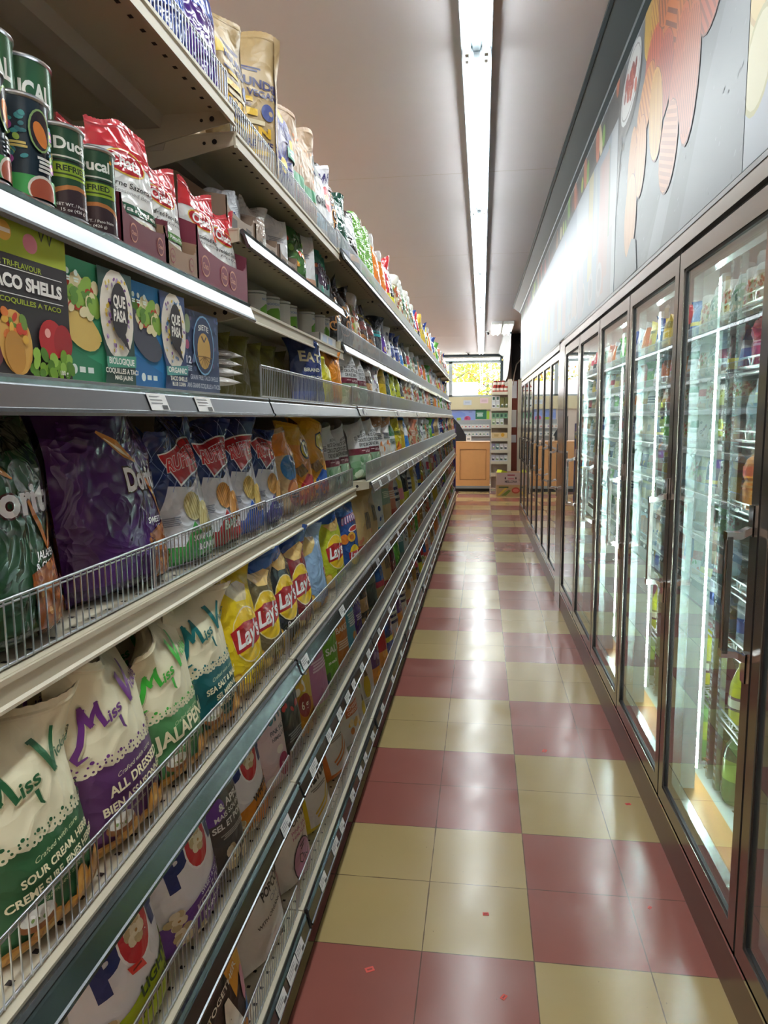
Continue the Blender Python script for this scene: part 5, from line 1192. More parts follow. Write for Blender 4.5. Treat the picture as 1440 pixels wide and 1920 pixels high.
# fluorescent fixtures in one long row
TUBE = MB('tube')
def fixture_meshes(L=2.45):
    b = MB('paint'); h = L / 2 - .004
    b.prism([(-.066, .0), (.066, .0), (.066, -.054), (.063, -.054), (.062, -.034), (.02, -.026), (.014, -.046), (-.014, -.046), (-.02, -.026), (-.062, -.034), (-.063, -.054), (-.066, -.054)], -h, h, '#6c777e')
    b.tube((0, -h + .18, -.045), (0, -h + .18, -.048), .006, 8, '#6a6a6a').tube((0, h - .18, -.045), (0, h - .18, -.048), .006, 8, '#6a6a6a')
    t = MB('tube'); t.tube((0, -h + .045, 0), (0, h - .045, 0), .017, 12)
    e = MB('paint'); e.box(-.008, .008, -.014, .014, -.022, .026, '#c9cdcd')
    return b.mesh('housing'), t.mesh('tube'), e.mesh('lamp_holder')
HM, TM, EM = fixture_meshes()
b = MB('paint'); b.prism([(-.02, 0), (.02, 0), (.014, -.046), (-.014, -.046)], -1.221, 1.221, '#e6e8e8'); HM2 = b.mesh('housing')
t = MB('tube_unseen'); t.tube((0, -1.176, 0), (0, 1.176, 0), .0125, 10); TM2 = t.mesh('tube')
def fixture(x, y, label, group, cat='ceiling light', HM=HM, TM=TM):
    r = empty('fluorescent_fixture', (x, y, CEIL)); tag(r, label, cat, group)
    hz = .0; h = 2.45 / 2 - .004
    link('housing', HM, r, (0, 0, hz))
    for s in (-1, 1):
        link('tube', TM, r, (s * .042, 0, -.060))
        for q in (-1, 1): link('lamp_holder', EM, r, (s * .042, q * (h - .022), -.052))
    return r
for i in range(9):  # first two are unseen, added behind the camera to brighten bag fronts
    fixture(-.19, .36 + 2.46 * (i - 2), f'twin tube fluorescent strip light above the snack aisle, {ORD[i]} in the row', 'strip lights above the snack aisle')
for i in range(9):  # unseen row, added with bare housings to brighten the ceiling
    fixture(-2.5, .36 + 2.46 * (i - 2), f'twin tube fluorescent strip light beyond the shelves, {ORD[i]} in the added unseen row', 'added strip lights beyond the shelves', HM=HM2, TM=TM2)
# square lights near the shop front
for i, x in enumerate((.085, .285)):
    r = empty('troffer_light', (x, 11.65, CEIL)); tag(r, f'square two tube ceiling light near the shop front, {"left" if i == 0 else "right"} of the pair', 'ceiling light', 'square lights near the shop front')
    b = MB('paint'); b.box(-.09, .09, -.78, .78, -.05, 0, '#dcdedc'); b.build('housing', r)
    for s in (-1, 1):
        t = MB('tube_far'); t.tube((s * .04, -.7, -.062), (s * .04, .7, -.062), .013, 8); t.build('tube', r)
r = empty('window_light', (-1.4, FY - .12, 2.985)); tag(r, 'long white light bar along the top of the shop window', 'light')
b = MB('paint'); b.box(-1.7, 1.7, -.02, .03, .01, .05, '#dcdedc'); b.build('housing', r)
t = MB('tube_far'); t.tube((-1.68, 0, -.012), (1.68, 0, -.012), .022, 8); t.build('tube', r)
for i, (x, y) in enumerate(((-.07, 12.2), (-.52, 16.6))):
    r = empty('security_camera', (x, y, CEIL)); tag(r, f'white dome security camera on the ceiling, {"beside the square lights" if i == 0 else "above the shop window"}', 'camera', 'security cameras')
    b = MB('plastic'); b.lathe([(.0, -.03), (.05, -.03), (.055, 0)], 16, cols=['#e2e2e0'] * 2); b.build('base', r)
    b = MB('black_plastic'); b.tube((0, 0, -.03), (.02, -.04, -.06), .024, 10); b.build('lens', r)

# ------------------------------------------------------------------ cooler run on the right
PHI = math.atan(.0062)
def cw(x, y, z=0): return (.475 + x * math.cos(PHI) - y * math.sin(PHI), y * math.cos(PHI) + x * math.sin(PHI), z)
def cplace(o, x, y, z=0, rz=0): o.location = cw(x, y, z); o.rotation_euler = (0, 0, PHI + rz); return o
ZT, ZB = 1.972, .145
def cabinet(y0, y1, label, deep=True, doors=()):
    r = empty('cooler_cabinet'); cplace(r, 0, 0); tag(r, label, 'cooler', 'glass door coolers')
    k = MB('kick'); k.box(.0, .06, y0, y1, 0, ZB - .012); k.mat('chrome').box(-.003, .05, y0, y1, ZB - .012, ZB - .003); k.build('kick_plate', r)
    h = MB('frame_metal'); h.box(-.006, .06, y0, y1, ZT + .016, 2.032); h.mat('frame_dark').box(-.008, .05, y0, y1, 2.032, 2.046); h.mat('gasket').box(.012, .05, y0, y1, ZT - .02, ZT + .016); h.build('header', r)
    b = MB('cooler_white'); b.box(1.02, 1.06, y0, y1, .1, 2.05); b.box(.06, 1.02, y0, y1, 2.0, 2.04); b.build('liner', r)
    f = MB('cooler_white'); f.box(.06, 1.02, y0, y1, .12, .185); f.mat('dark_void')
    n = int((y1 - y0) / .06)
    for i in range(n):
        for j in range(6): f.quad(*[(.2 + j * .09 + dx, y0 + .03 + i * .06 + dy, .1856) for dx, dy in ((-.007, -.007), (.007, -.007), (.007, .007), (-.007, .007))])
    f.build('floor_deck', r)
    f = MB('wood'); f.box(.062, .15, y0, y1, .186, .19); f.build('floor_strip', r)
    e = MB('cooler_steel'); e.box(.045, 1.02, y0, y0 + .02, .1, 2.0); e.box(.045, 1.02, y1 - .02, y1, .1, 2.0); e.build('end_wall', r)
    for y in doors:
        g = MB('frame_dark'); g.box(.036, .05, y - .03, y + .03, ZB, ZT); g.mat('gasket').box(.002, .05, y - .006, y + .006, ZB, ZT + .01); g.mat('cooler_white').box(.05, .112, y - .026, y + .026, ZB + .02, ZT); g.build('mullion', r)
    return r
D1Y = [-.857, -.095, .667, 1.429, 2.191, 2.953, 3.715]
D2Y = [4.065 + .705 * k for k in range(8)]
cabinet(-.9, 3.72, 'near glass door drinks cooler with white interior', True, D1Y[1:-1])
cabinet(4.06, 9.02, 'far glass door cooler beyond the wide metal post', True, D2Y[1:-1])
m = MB('frame_metal'); m.box(-.004, .6, 3.722, 4.058, 0, 2.032); o = m.build('cooler_post'); cplace(o, 0, 0); tag(o, 'wide brushed metal post between the two cooler runs', 'post')
m = MB('frame_metal'); m.box(-.004, 1.0, 9.022, 9.06, 0, 2.032); o = m.build('cooler_end_panel'); cplace(o, 0, 0); tag(o, 'thin metal end panel closing the far cooler', 'panel')
def door(y0, y1, label, group, handle=True):
    w = y1 - y0 - .012; r = empty('cooler_door'); cplace(r, 0, (y0 + y1) / 2); tag(r, label, 'cooler door', group)
    z0, z1 = ZB + .004, ZT; t = .045; hw = w / 2
    f = MB('frame_metal')
    def ring(a, b, c, d, x0, x1, tt):  # y from a..b, z c..d
        f.box(x0, x1, a, a + tt, c, d); f.box(x0, x1, b - tt, b, c, d); f.box(x0, x1, a + tt, b - tt, c, c + tt * 1.15); f.box(x0, x1, a + tt, b - tt, d - tt * 1.2, d)
    ring(-hw, hw, z0, z1, -.002, .034, t)
    f.build('frame', r)
    f = MB('gasket'); ring(-hw + t, hw - t, z0 + t * 1.15, z1 - t * 1.2, .003, .034, .007); f.build('gasket', r)
    f = MB('cooler_steel'); ring(-hw + t + .006, hw - t - .006, z0 + t * 1.15 + .006, z1 - t * 1.2 - .006, .022, .05, .022); f.build('inner_frame', r)
    g = MB('door_glass'); a, b, c, d = -hw + t, hw - t, z0 + t, z1 - t
    g.quad((.008, a, c), (.008, a, d), (.008, b, d), (.008, b, c)); g.build('glass', r)
    hd = empty('handle', (0, -hw + .022, 0)); hd.parent = r
    g = MB('handle_metal'); g.box(-.062, -.050, -.013, .013, .905, 1.185); g.mat('chrome').box(-.0635, -.062, -.004, .004, .905, 1.185)
    g.build('bar', hd)
    for z, s in ((1.185, 1), (.905, -1)):
        g = MB('chrome'); g.prism([(-.064, z - .008), (-.03, z - .006), (-.014, z + .004 * s), (-.002, z + .004 * s), (-.002, z + .022 * s), (-.016, z + .020 * s), (-.034, z + .010 * s), (-.064, z + .010 * s)] if s > 0 else [(-.064, z - .010), (-.034, z - .010), (-.016, z - .020), (-.002, z - .022), (-.002, z - .004), (-.014, z - .004), (-.03, z + .006), (-.064, z + .008)], -.013, .013)
        g.box(-.010, -.002, -.013, .013, min(z, z + s * .072), max(z, z + s * .072)); g.build('mount', hd)
for i in range(6): door(D1Y[i], D1Y[i + 1], f'tall glass cooler door with steel handle, {ORD[i]} of the near run', 'near cooler doors')
for i in range(7): door(D2Y[i], D2Y[i + 1], f'tall glass cooler door with steel handle, {ORD[i]} of the far run', 'far cooler doors')
# light strips on the mullions, slotted shelf posts
def ledstrip(y, label):
    r = empty('cooler_light'); cplace(r, .118, y, .26); tag(r, label, 'cooler light', 'light strips in the near cooler')
    b = MB('cooler_white'); b.box(.003, .014, -.022, .022, 0, 1.64); b.build('back_plate', r)
    for z0, z1 in ((.0, .10), (.13, 1.46), (1.55, 1.63)):
        t = MB('led'); t.box(-.006, .003, -.013, .013, z0, z1); t.build('lamp', r)
for i, y in enumerate(D1Y[1:5]): ledstrip(y + .0, f'bright white light strip inside the near cooler, {ORD[i]} from the near end')  # nearest strip is out of view, added to light the near shelves
for i, y in enumerate(D1Y[1:6]):
    for j, (dy, xx) in enumerate(((-.04, .17), (.04, .17))):
        b = MB('cooler_steel'); b.box(.0, .018, -.012, .012, 0, 1.78); b.mat('cooler_white')
        for q in range(70): b.box(-.0006, 0, -.007, .007, .02 + q * .025, .03 + q * .025)  # white ticks paint bright dotted reflections onto the post
        o = b.build('shelf_post'); cplace(o, xx, y + dy, .2); tag(o, f'slotted shelf post with painted white glints in the near cooler, {ORD[2 * i + j]} from the near end', 'shelf post', 'slotted posts in the near cooler')
# wire shelves
SZ = [.46, .72, .918, 1.165, 1.387, 1.611, 1.803]
def wshelf():
    f = MB('cooler_white'); hw = .34; D = .56
    for k in range(28):
        y = -hw + 2 * hw * k / 27; f.tube((0, y, 0), (D, y, 0), .0022, 4, caps=False)
    for x in (0, .14, .28, .42, .56): f.tube((x, -hw, -.004), (x, hw, -.004), .003, 6)
    for z in (.0, .028, -.02): f.tube((-.006, -hw, z), (-.006, hw, z), .0032, 6)
    for k in range(6):
        a = -hw + .02 + k * .112; f.tube((-.006, a, .0), (-.006, a + .016, .028), .0026, 4).tube((-.006, a + .09, .028), (-.006, a + .1, .0), .0026, 4)
    s = f.mesh('wire_shelf')
    g = MB('cooler_steel'); g.box(.02, D, -hw + .01, hw - .01, .0024, .0034)
    t = MB('clear_film'); t.quad((-.011, -hw, -.022), (-.011, hw, -.022), (-.011, hw, .026), (-.011, -hw, .026))
    return s, t.mesh('label_strip')
WS, WT = wshelf()
for i in range(1, 6):
    yc = (D1Y[i] + D1Y[i + 1]) / 2
    for j, z in enumerate(SZ):
        o = link('wire_shelf', WS); cplace(o, .185, yc, z); tag(o, f'white wire shelf inside the near cooler, {ORD[j]} from the bottom behind door {ORD[i]}', 'wire shelf', 'wire shelves in the near cooler'); 
# drinks
def bottle(kind, col, lab, capc, h, r, art=None):   # art: lettering for the side that faces the aisle
    b = MB('bottle_plastic'); n = 18
    if kind == 'can':
        P = [(.0, .004), (r * .8, 0), (r, .012), (r, h - .014), (r * .82, h), (r * .78, h - .004), (.0, h - .004)]
        b = MB('can_metal'); b.lathe(P, n, cols=['#b8bcc0', '#b8bcc0', col, '#c8ccd0', '#b8bcc0', '#b8bcc0'])
        l = MB('can_metal'); l.lathe([(r + .0004, h * .3), (r + .0004, h * .62)], n, cols=[lab])
        return b.mesh('drink_can'), [('label', l.mesh('label'))]
    if kind == 'sport': P = [(.0, 0), (r * .9, .0), (r, .012), (r, h * .38), (r * .84, h * .47), (r, h * .56), (r, h * .7), (r * .75, h * .83), (r * .42, h * .89), (r * .42, h * .93)]
    elif kind == 'glass': P = [(.0, 0), (r * .92, .0), (r, .012), (r, h * .42), (r * .93, h * .55), (r * .6, h * .72), (r * .42, h * .8), (r * .4, h * .94)]
    else: P = [(.0, 0), (r * .9, .0), (r, .014), (r, h * .3), (r * .95, h * .45), (r, h * .62), (r * .85, h * .76), (r * .4, h * .88), (r * .32, h * .92)]
    b.lathe(P, n, cols=[col] * 9)
    c = MB('plastic'); rc = P[-1][0] * 1.12; z = P[-1][1]; c.lathe([(rc, z - .004), (rc, h), (.0, h)], 14, cols=[capc, capc])
    l = MB('plastic'); lo, hi = {'sport': (.56, .72), 'glass': (.2, .4), 'pet': (.33, .6)}[kind]
    l.lathe([(r + .0012, h * lo), (r + .0012, h * hi)], n, cols=[lab])
    if kind == 'glass':
        a2 = np.linspace(-1.2, 1.2, 9); G = np.stack([np.stack([(r + .0018) * np.cos(a2 + math.pi), (r + .0018) * np.sin(a2 + math.pi), np.full(9, h * f)], 1) for f in (.24, .36)]); add_grid(l, G, '#e8e2c8')
    if art:
        a2 = np.linspace(-1.25, 1.25, 17) + math.pi; G = np.stack([np.stack([(r + .0016) * np.cos(a2), (r + .0016) * np.sin(a2), np.full(17, h * (lo + (hi - lo) * f))], 1) for f in np.linspace(0, 1, 5)]); lay_art(l, art, G, .0001, .00005)
    return b.mesh('drink_bottle'), [('cap', c.mesh('cap')), ('label', l.mesh('label'))]
APW = Art(.32, '#6b3a94'); APW.text('POWER', 0, .2, .12, '#e6e0f0', .6, .04)
ALF = Art(.55, '#2f3236'); ALF.text('Life', -.12, .4, .1, '#e8e8e4', .3, .0, .3).text('ORIGIN', -.02, .22, .12, '#e8e8e4', .6, .02, .1).rect(-.3, .2, .02, .1, '#cfd08a')
DR = {
 'gold': (bottle('can', '#b9a04a', '#6a4a2c', '', .155, .033), 'tall gold drink can', 'drink_can'), 'silver': (bottle('can', '#b8bcc0', '#8a6a3a', '', .15, .03), 'tall silver drink can', 'drink_can'),
 'red': (bottle('sport', '#c2384a', '#b3243a', '#b8bcc4', .165, .034), 'red drink bottle', 'drink_bottle'), 'plum': (bottle('sport', '#6f2f48', '#8a4a62', '#c8ccd0', .165, .034), 'plum drink bottle', 'drink_bottle'), 'slate': (bottle('sport', '#3f4f66', '#55657c', '#c8ccd0', .165, .034), 'slate blue drink bottle', 'drink_bottle'),
 'lime': (bottle('pet', '#b5bb45', '#2f3236', '#e8e8e4', .185, .037, ALF), 'yellow green juice bottle', 'drink_bottle'), 'clear': (bottle('pet', '#a9bcc2', '#7f9aa8', '#dfe4e6', .185, .035), 'pale clear bottle', 'drink_bottle'),
 'orange': (bottle('sport', '#d9822a', '#e0562c', '#c8c8c8', .19, .036), 'orange sports drink bottle', 'drink_bottle'), 'violet': (bottle('sport', '#8a8078', '#6b3a94', '#a8a8ac', .19, .036, APW), 'purple sports drink bottle', 'drink_bottle'),
 'cream': (bottle('pet', '#cdb9a4', '#8a6a5a', '#e0dcd4', .15, .033), 'beige shake bottle', 'drink_bottle'), 'water': (bottle('pet', '#9fb4c4', '#8aa0b8', '#dfe4e8', .15, .034), 'clear water bottle', 'drink_bottle'),
 'bluecan': (bottle('can', '#c3ccd4', '#3f58a0', '', .15, .031), 'silver and blue drink can', 'drink_can'), 'energy': (bottle('can', '#8a9fb8', '#c9a23a', '', .15, .031), 'steel blue drink can', 'drink_can'),
 'yellow': (bottle('glass', '#c6c81e', '#2f2f33', '#b3243a', .23, .042), 'yellow soda bottle with red cap', 'drink_bottle'), 'cola': (bottle('glass', '#4a2320', '#b3242c', '#b3243a', .225, .038), 'dark soda bottle with red label', 'drink_bottle'), 'grape': (bottle('glass', '#8f3f62', '#d8c8d0', '#b3243a', .225, .038), 'pink soda bottle', 'drink_bottle'),
 'green2': (bottle('pet', '#3f7a4a', '#8fb84a', '#4f9a4a', .255, .05), 'large green soda bottle', 'drink_bottle'), 'lime2': (bottle('pet', '#5f9a55', '#a8c23a', '#4f9a4a', .255, .05), 'large light green soda bottle', 'drink_bottle')}
ROWS = {1.803: ['gold', 'gold', 'silver'], 1.611: ['slate', 'plum', 'red'], 1.387: ['lime', 'lime', 'clear'], 1.165: ['violet', 'violet', 'orange'], .918: ['cream', 'water', 'water'], .72: ['bluecan', 'bluecan', 'energy'], .46: ['yellow', 'cola', 'grape'], .187: ['green2', 'green2', 'lime2']}
for i in range(1, 6):
    yb, ye = D1Y[i] + .07, D1Y[i + 1] - .07
    for z, keys in ROWS.items():
        big = z < .3; n = {1: 7, 2: 7, 3: 5, 4: 5, 5: 4}[i] - (2 if big else 0)
        for j in range(n):
            y = ye - .02 - (ye - yb - .04) * j / max(1, n - 1)
            if i == 1 and z == 1.803 and j == 0: key = 'silver'
            elif i == 1 and z == 1.387: key = 'clear' if j == 0 else 'lime'
            elif i == 1 and z == 1.165: key = 'orange' if j == 0 else 'violet'
            elif i == 1 and z == 1.611: key = ('red', 'plum', 'slate')[min(j, 2)]
            elif i == 1 and z == .72: key = 'bluecan'
            elif i == 1 and z == .46: key = 'yellow'
            elif i == 1 and z == .918:
                if j < 2: continue
                key = 'cream'
            else: key = keys[(i + j) % len(keys)]
            (me, kids), desc, nm = DR[key]
            o = link(nm, me); cplace(o, .23 + .012 * ((j * 7) % 3), y, (z if big else z + .0035))
            for kn, km in kids: link(kn, km, o)
            lev = 'floor deck' if big else f'{ORD[SZ.index(z)]} wire shelf'
            tag(o, f'{desc}, {ORD[j]} from far post, {lev}, {ORD[i]} cooler door', 'drink', f'drinks in the near cooler, {lev}')

# ------------------------------------------------------------------ soffit and food photo panels
m = MB('wall_paint'); m.box(0, .9, -1.9, 9.36, 2.046, CEIL); o = m.build('soffit_right'); cplace(o, 0, 0); struct(o)
def profile_run(pr, y0, y1, mats, name):
    m = MB(mats); m.prism(pr, y0, y1); o = m.build(name); cplace(o, 0, 0); struct(o); return o
profile_run([(-.135, CEIL), (-.135, CEIL - .014), (-.122, CEIL - .02), (-.118, CEIL - .016), (-.03, CEIL - .075), (-.026, CEIL - .086), (-.006, CEIL - .098), (-.006, CEIL - .11), (0, CEIL - .11), (0, CEIL)], -1.9, 9.38, 'molding', 'trim_2')
printed('mural', .38, spec=.3, mul=.37)
def panel(art, yfar, ynear, z0, label, name='mural_panel', x=-.003):
    w = ynear - yfar if ynear > yfar else yfar - ynear
    h = w * art.a; m = MB('mural'); m.box(-w / 2, w / 2, 0, .0025, 0, h, art.base); flat_front(m, art, w, -.0001, 0, 0, .000004, .0001)
    o = m.build(name); cplace(o, x - .0026, (yfar + ynear) / 2, z0, R(-90)); tag(o, label, 'wall panel', 'food photo panels above the coolers'); return o
q = random.Random(8)
a = Art(.586, '#676c72')
a.poly([(.5, .40), (.5, 0), (.16, 0), (.3, .2)], '#787d84').poly([(.02, 0), (.34, .37), (.5, .56), (.5, .586), (.4, .586), (.22, .33), (-.1, 0)], '#83898f').poly([(-.2, 0), (.1, .16), (.3, .36), (.26, .38), (-.3, .06), (-.4, 0)], '#5f646b')
for k in range(260): a.ell(q.uniform(-.5, .5), q.uniform(0, .58), q.uniform(.002, .007), q.uniform(.001, .003), q.choice(['#7d8288', '#585d64', '#8d9298']), 40, 6)
a.poly([(-.5, .2), (-.5, .586), (-.42, .586), (-.44, .4)], '#4a4644')
for k in range(30): a.ell(q.uniform(-.5, -.42), q.uniform(.3, .58), .012, .006, q.choice(['#3a3534', '#5f524c', '#6a6260']), 60, 6)
OR, RI = '#c76a1e', '#6f2c0c'
def rc(cx, cy, rx, ry, rot, c=OR, r=RI, n=9): a.ell(cx + .002, cy - .002, rx * 1.035, ry * 1.03, '#6f3216', rot); a.chip(cx, cy, rx, ry, c, r, rot, n)
a.ell(-.345, .46, .125, .075, '#55504e', 20).ell(-.35, .485, .125, .07, '#d9dadb', 20).ell(-.35, .485, .112, .06, '#8a8580', 20).ell(-.35, .486, .108, .056, '#e2e2e0', 20)
a.blobs(-.42, -.28, .455, .515, 26, ['#a8342a', '#c25a3a', '#8f2a22'], .016, 3)
rc(-.14, .55, .06, .1, -10, '#d8b028', '#b07a14'); rc(-.06, .5, .07, .1, 30, '#d8a02a', '#a86a18'); rc(-.1, .43, .08, .06, 10, '#c9501f', '#8f2f14', 8)
rc(.02, .53, .09, .08, 20); rc(.16, .55, .1, .09, 15, '#c25a28', '#8a3416'); rc(.3, .53, .1, .08, -15, '#c8702c', '#9a4a1a'); rc(.38, .45, .07, .09, 0, '#bd5f2a', '#8f3f18')
rc(.06, .42, .1, .075, 60); rc(.2, .43, .11, .08, 20, '#cf7a30', '#97501e', 11); rc(.32, .36, .08, .06, 40, '#c0562a', '#8a3a1a'); rc(-.0, .35, .075, .085, -20, '#b84a26', '#84301a')
rc(-.17, .36, .1, .06, 35, '#d88a30', '#a86218', 10); rc(-.06, .3, .06, .1, 12, '#d8a23a', '#a8721e', 10); rc(.12, .3, .06, .12, -18, '#c4602e', '#96421e'); rc(.2, .27, .06, .12, -8, '#c2683a', '#94451f')
rc(-.3, .27, .045, .09, -12, '#cf8a44', '#a5662a', 8); rc(-.2, .26, .055, .09, -5, '#cf8c4c', '#b37434', 4); rc(.06, .19, .085, .07, 70, '#c88052', '#a5623a', 12); rc(-.3, .15, .07, .1, -4, '#cd9158', '#c08048', 3)
a.poly([(-.32, .0), (-.2, .0), (-.22, .075), (-.27, .09), (-.34, .05)], '#676c72')
panel(a, 1.80, .13, 2.05, 'photo panel of orange ridged chips and a dip bowl on slate')
a = Art(.74, '#b9cbe0'); a.poly([(-.5, 0), (.5, 0), (.5, .25), (-.5, .1)], '#a8acb8')
for cx, cy, r in ((-.42, .52, 40), (-.3, .4, -20), (-.45, .28, 70), (-.15, .55, 10), (.1, .4, 50), (-.2, .22, -30), (.3, .5, 0)): a.ell(cx, cy, .11, .06, '#c9a45a', r).ell(cx, cy, .1, .052, '#dccb92', r)
a.ell(-.46, .32, .06, .1, '#c9a45a').ell(-.46, .32, .052, .09, '#e0c070').ell(-.45, .16, .065, .085, '#b8b070', -20).ell(-.45, .16, .057, .075, '#dcd0a0', -20)
panel(a, .125, -1.25, 2.05, 'pale blue photo panel of banana chips nearest the camera')
a = Art(.0385, '#2f2724', '#2f2724'); q = random.Random(3)
for k in range(120): a.ell(q.uniform(-.5, .5), q.uniform(0, .038), q.uniform(.003, .01), .0016, q.choice(['#463a34', '#241d1c', '#5a4a40']), q.uniform(60, 120), 6)
for k in range(40):
    x = q.uniform(-.49, .5); a.ell(x, q.uniform(.0, .02), q.uniform(.004, .009), q.uniform(.006, .016), q.choice(['#7aa83a', '#c8683a', '#b8382c', '#a8703a', '#d8c8a0', '#b4c44a', '#7a3a2a']), q.uniform(-35, 35), 10)
for x in (.3, .36, .42): a.chip(x, .012, .008, .014, '#c8704a', '#a8522f', 15, 6)
panel(a, 9.34, 1.805, 2.83, 'dark strip of vegetable photos above the pale drinks panel')
a = Art(.1035, '#a9b4c4')
def vb(y, w, z0, z1, c, top=None):   # a bottle shape by metres along the panel
    x = (9.34 - y) / 7.53 - .5; hw = w / 7.53 / 2; a.poly([(x - hw, z0 / 7.53), (x + hw, z0 / 7.53), (x + hw, z1 * .72 / 7.53), (x + hw * .45, z1 * .85 / 7.53), (x + hw * .4, z1 / 7.53), (x - hw * .4, z1 / 7.53), (x - hw * .45, z1 * .85 / 7.53), (x - hw, z1 * .72 / 7.53)], c)
def vr(y0, y1, z0, z1, c): a.rect((9.34 - y1) / 7.53 - .5, (9.34 - y0) / 7.53 - .5, z0 / 7.53, z1 / 7.53, c)
vr(1.81, 1.98, 0, .779, '#c9ccd2'); vr(1.9, 2.35, 0, .33, '#b3a6a8'); vb(2.03, .1, .3, .74, '#8f9a7c'); vr(2.02, 2.3, .12, .72, '#c99a92'); vb(2.2, .16, .05, .7, '#cf8f88'); vb(2.42, .12, .3, .76, '#b8c0c4'); vr(2.52, 2.68, .2, .775, '#d3bf82'); vr(2.7, 3.2, .35, .779, '#c5cdd8')
for k in range(5): a.ell((9.34 - 2.25 - .3 * k) / 7.53 - .5, .018, .012, .012, '#c8b8ba').ell((9.34 - 2.25 - .3 * k) / 7.53 - .5, .018, .008, .008, '#a8989c')
for k, c in enumerate(['#b9a8b4', '#d0b0a4', '#a8b4c0', '#c8a0a0', '#c4bcae', '#b3908e', '#a9b7cc', '#c9b27c', '#b8c29a', '#8fb0c4', '#cdb46a', '#c8a49a', '#a4b8d4', '#c0c8d0', '#d2b878', '#8fa8d0', '#b4c8d8', '#c8ccd4', '#a4b4e0', '#9ab4e8', '#cfd4dc', '#bcc8d8']):
    y = 2.95 + k * .29; vb(y, .2, .03 + .05 * (k % 3), .5 + .2 * ((k * 5) % 4) / 3, c)
vr(8.9, 9.33, 0, .779, '#8fb0e0')
a.base = '#7c8796'
def dim(c, f): return '#%02x%02x%02x' % tuple(int(int(c[i:i + 2], 16) * f) for i in (1, 3, 5))
a.sh = [(v, f, dim(c, .8)) for v, f, c in a.sh]
panel(a, 9.34, 1.81, 2.05, 'pale blue drinks photo panel running to the far end')
# ------------------------------------------------------------------ shop front
# wooden counter end
r = empty('checkout_counter', (-.32, 12.66, 0)); tag(r, 'oak panelled checkout counter at the end of the aisle', 'counter')
b = MB('wood'); b.box(-1.6, .325, .012, .6, .10, .985); b.build('body', r)
b = MB('wood')
for x0, x1, z0, z1 in ((-.335, -.27, .12, .985), (.255, .325, .12, .985), (-.27, .255, .85, .985), (-.27, .255, .12, .235), (-1.6, -.335, .12, .985)): b.box(x0, x1, -.004, .012, z0, z1)
b.build('frame', r); b = MB('wood'); b.prism([(-.255, .25), (.24, .25), (.24, .835), (-.255, .835)], .004, .012); b.mat('wood_groove_shade')
for x0, x1, z0, z1 in ((-.27, .255, .84, .85), (-.27, .255, .235, .243), (-.27, -.263, .24, .845), (.248, .255, .24, .845)): b.box(x0, x1, .001, .012, z0, z1)  # dark strips paint groove shade around the recessed panel
b.build('panel', r)
b = MB('galvanised'); b.box(-1.6, .33, -.008, .01, .065, .12); b.build('metal_strip', r)
b = MB('dark_void'); b.box(-1.6, .32, .04, .6, 0, .10); b.build('toe_kick', r)
b = MB('wood'); b.box(-1.6, .33, -.01, .62, .985, 1.0); b.build('worktop', r)
# display of cold remedies hung on a purple stand at the end of the shelves
r = empty('end_display', (-.72, 11.0, 0)); tag(r, 'slim purple display stand at the far end of the snack shelves', 'display stand')
b = MB('paint'); b.box(-.4, .11, 0, .03, .0, 1.36, '#3a2a62'); b.build('panel', r)
b = MB('paint'); b.prism([(.02, .9), (.1, .9), (.1, 1.28), (.02, 1.42)], -.004, 0, '#7a3a7a'); b.build('header_card', r)
b = MB('paint'); b.box(-.03, .1, -.012, -.002, 1.1, 1.22, '#d0b23a').box(-.03, .1, -.012, -.002, .97, 1.09, '#2f4a74').box(-.03, .1, -.012, -.002, .76, .94, '#a84a3a'); b.build('picture', r)
r = empty('till_screen', (-.60, 13.1, 1.0)); tag(r, 'black till screen leaning behind the oak counter', 'screen')
b = MB('black_plastic'); b.prism([(-.16, -.0), (.13, -.0), (.12, .12), (-.01, .34), (-.16, .5)], 0, .04); b.build('screen', r); b = MB('black_plastic'); b.box(-.1, .08, -.02, .14, -.0, .02); b.build('base', r)
m = MB('paint'); m.box(-.05, .05, 0, .08, 0, .10, '#d8d8d4').box(-.03, .03, -.001, 0, .03, .07, '#8a8f94'); o = m.build('receipt_printer', None, (-.42, 12.85, 1.0)); tag(o, 'small white receipt printer on the oak counter', 'printer')
# low wall behind the till with posters
m = MB('paint'); m.box(-2.4, .12, 17.235, 17.295, 1.69, 2.02, '#cfc8a4'); o = m.build('backer_board'); tag(o, 'cream board below the shop window', 'board')
def flatcard(name, x0, x1, z0, z1, y, art, label, group='posters below the shop window', cat='poster'):
    w = x1 - x0; m = MB('card'); m.box(-w / 2, w / 2, 0, .004, 0, z1 - z0, art.base); flat_front(m, art, w, -.0002, 0, 0, .0001, .0004); o = m.build(name, None, ((x0 + x1) / 2, y, z0)); tag(o, label, cat, group)
a = Art(.45, '#8fa4dc'); a.poly([(-.5, .1), (-.5, .3), (-.1, .4), (.1, .3), (.1, .2)], '#7a94d8').rect(-.25, -.08, 0, .14, '#a4c23a').ell(.18, .1, .13, .11, '#c85a8a').ell(.14, .12, .05, .05, '#a83a5a').bars(.3, .36, .14, .02, 1, '#6a78b0')
flatcard('poster', -.98, -.325, 1.39, 1.685, 17.296, a, 'pale blue poster with pink flower below the window')
a = Art(.88, '#2f7a56'); a.bars(-.1, .55, .6, .08, 3, '#d8eadf', .6)
flatcard('poster', -.325, -.04, 1.44, 1.689, 17.296, a, 'dark green poster with white lines of text'); a = Art(3, '#a4c83a'); flatcard('poster', -.035, .035, 1.44, 1.65, 17.296, a, 'narrow lime green poster strip')
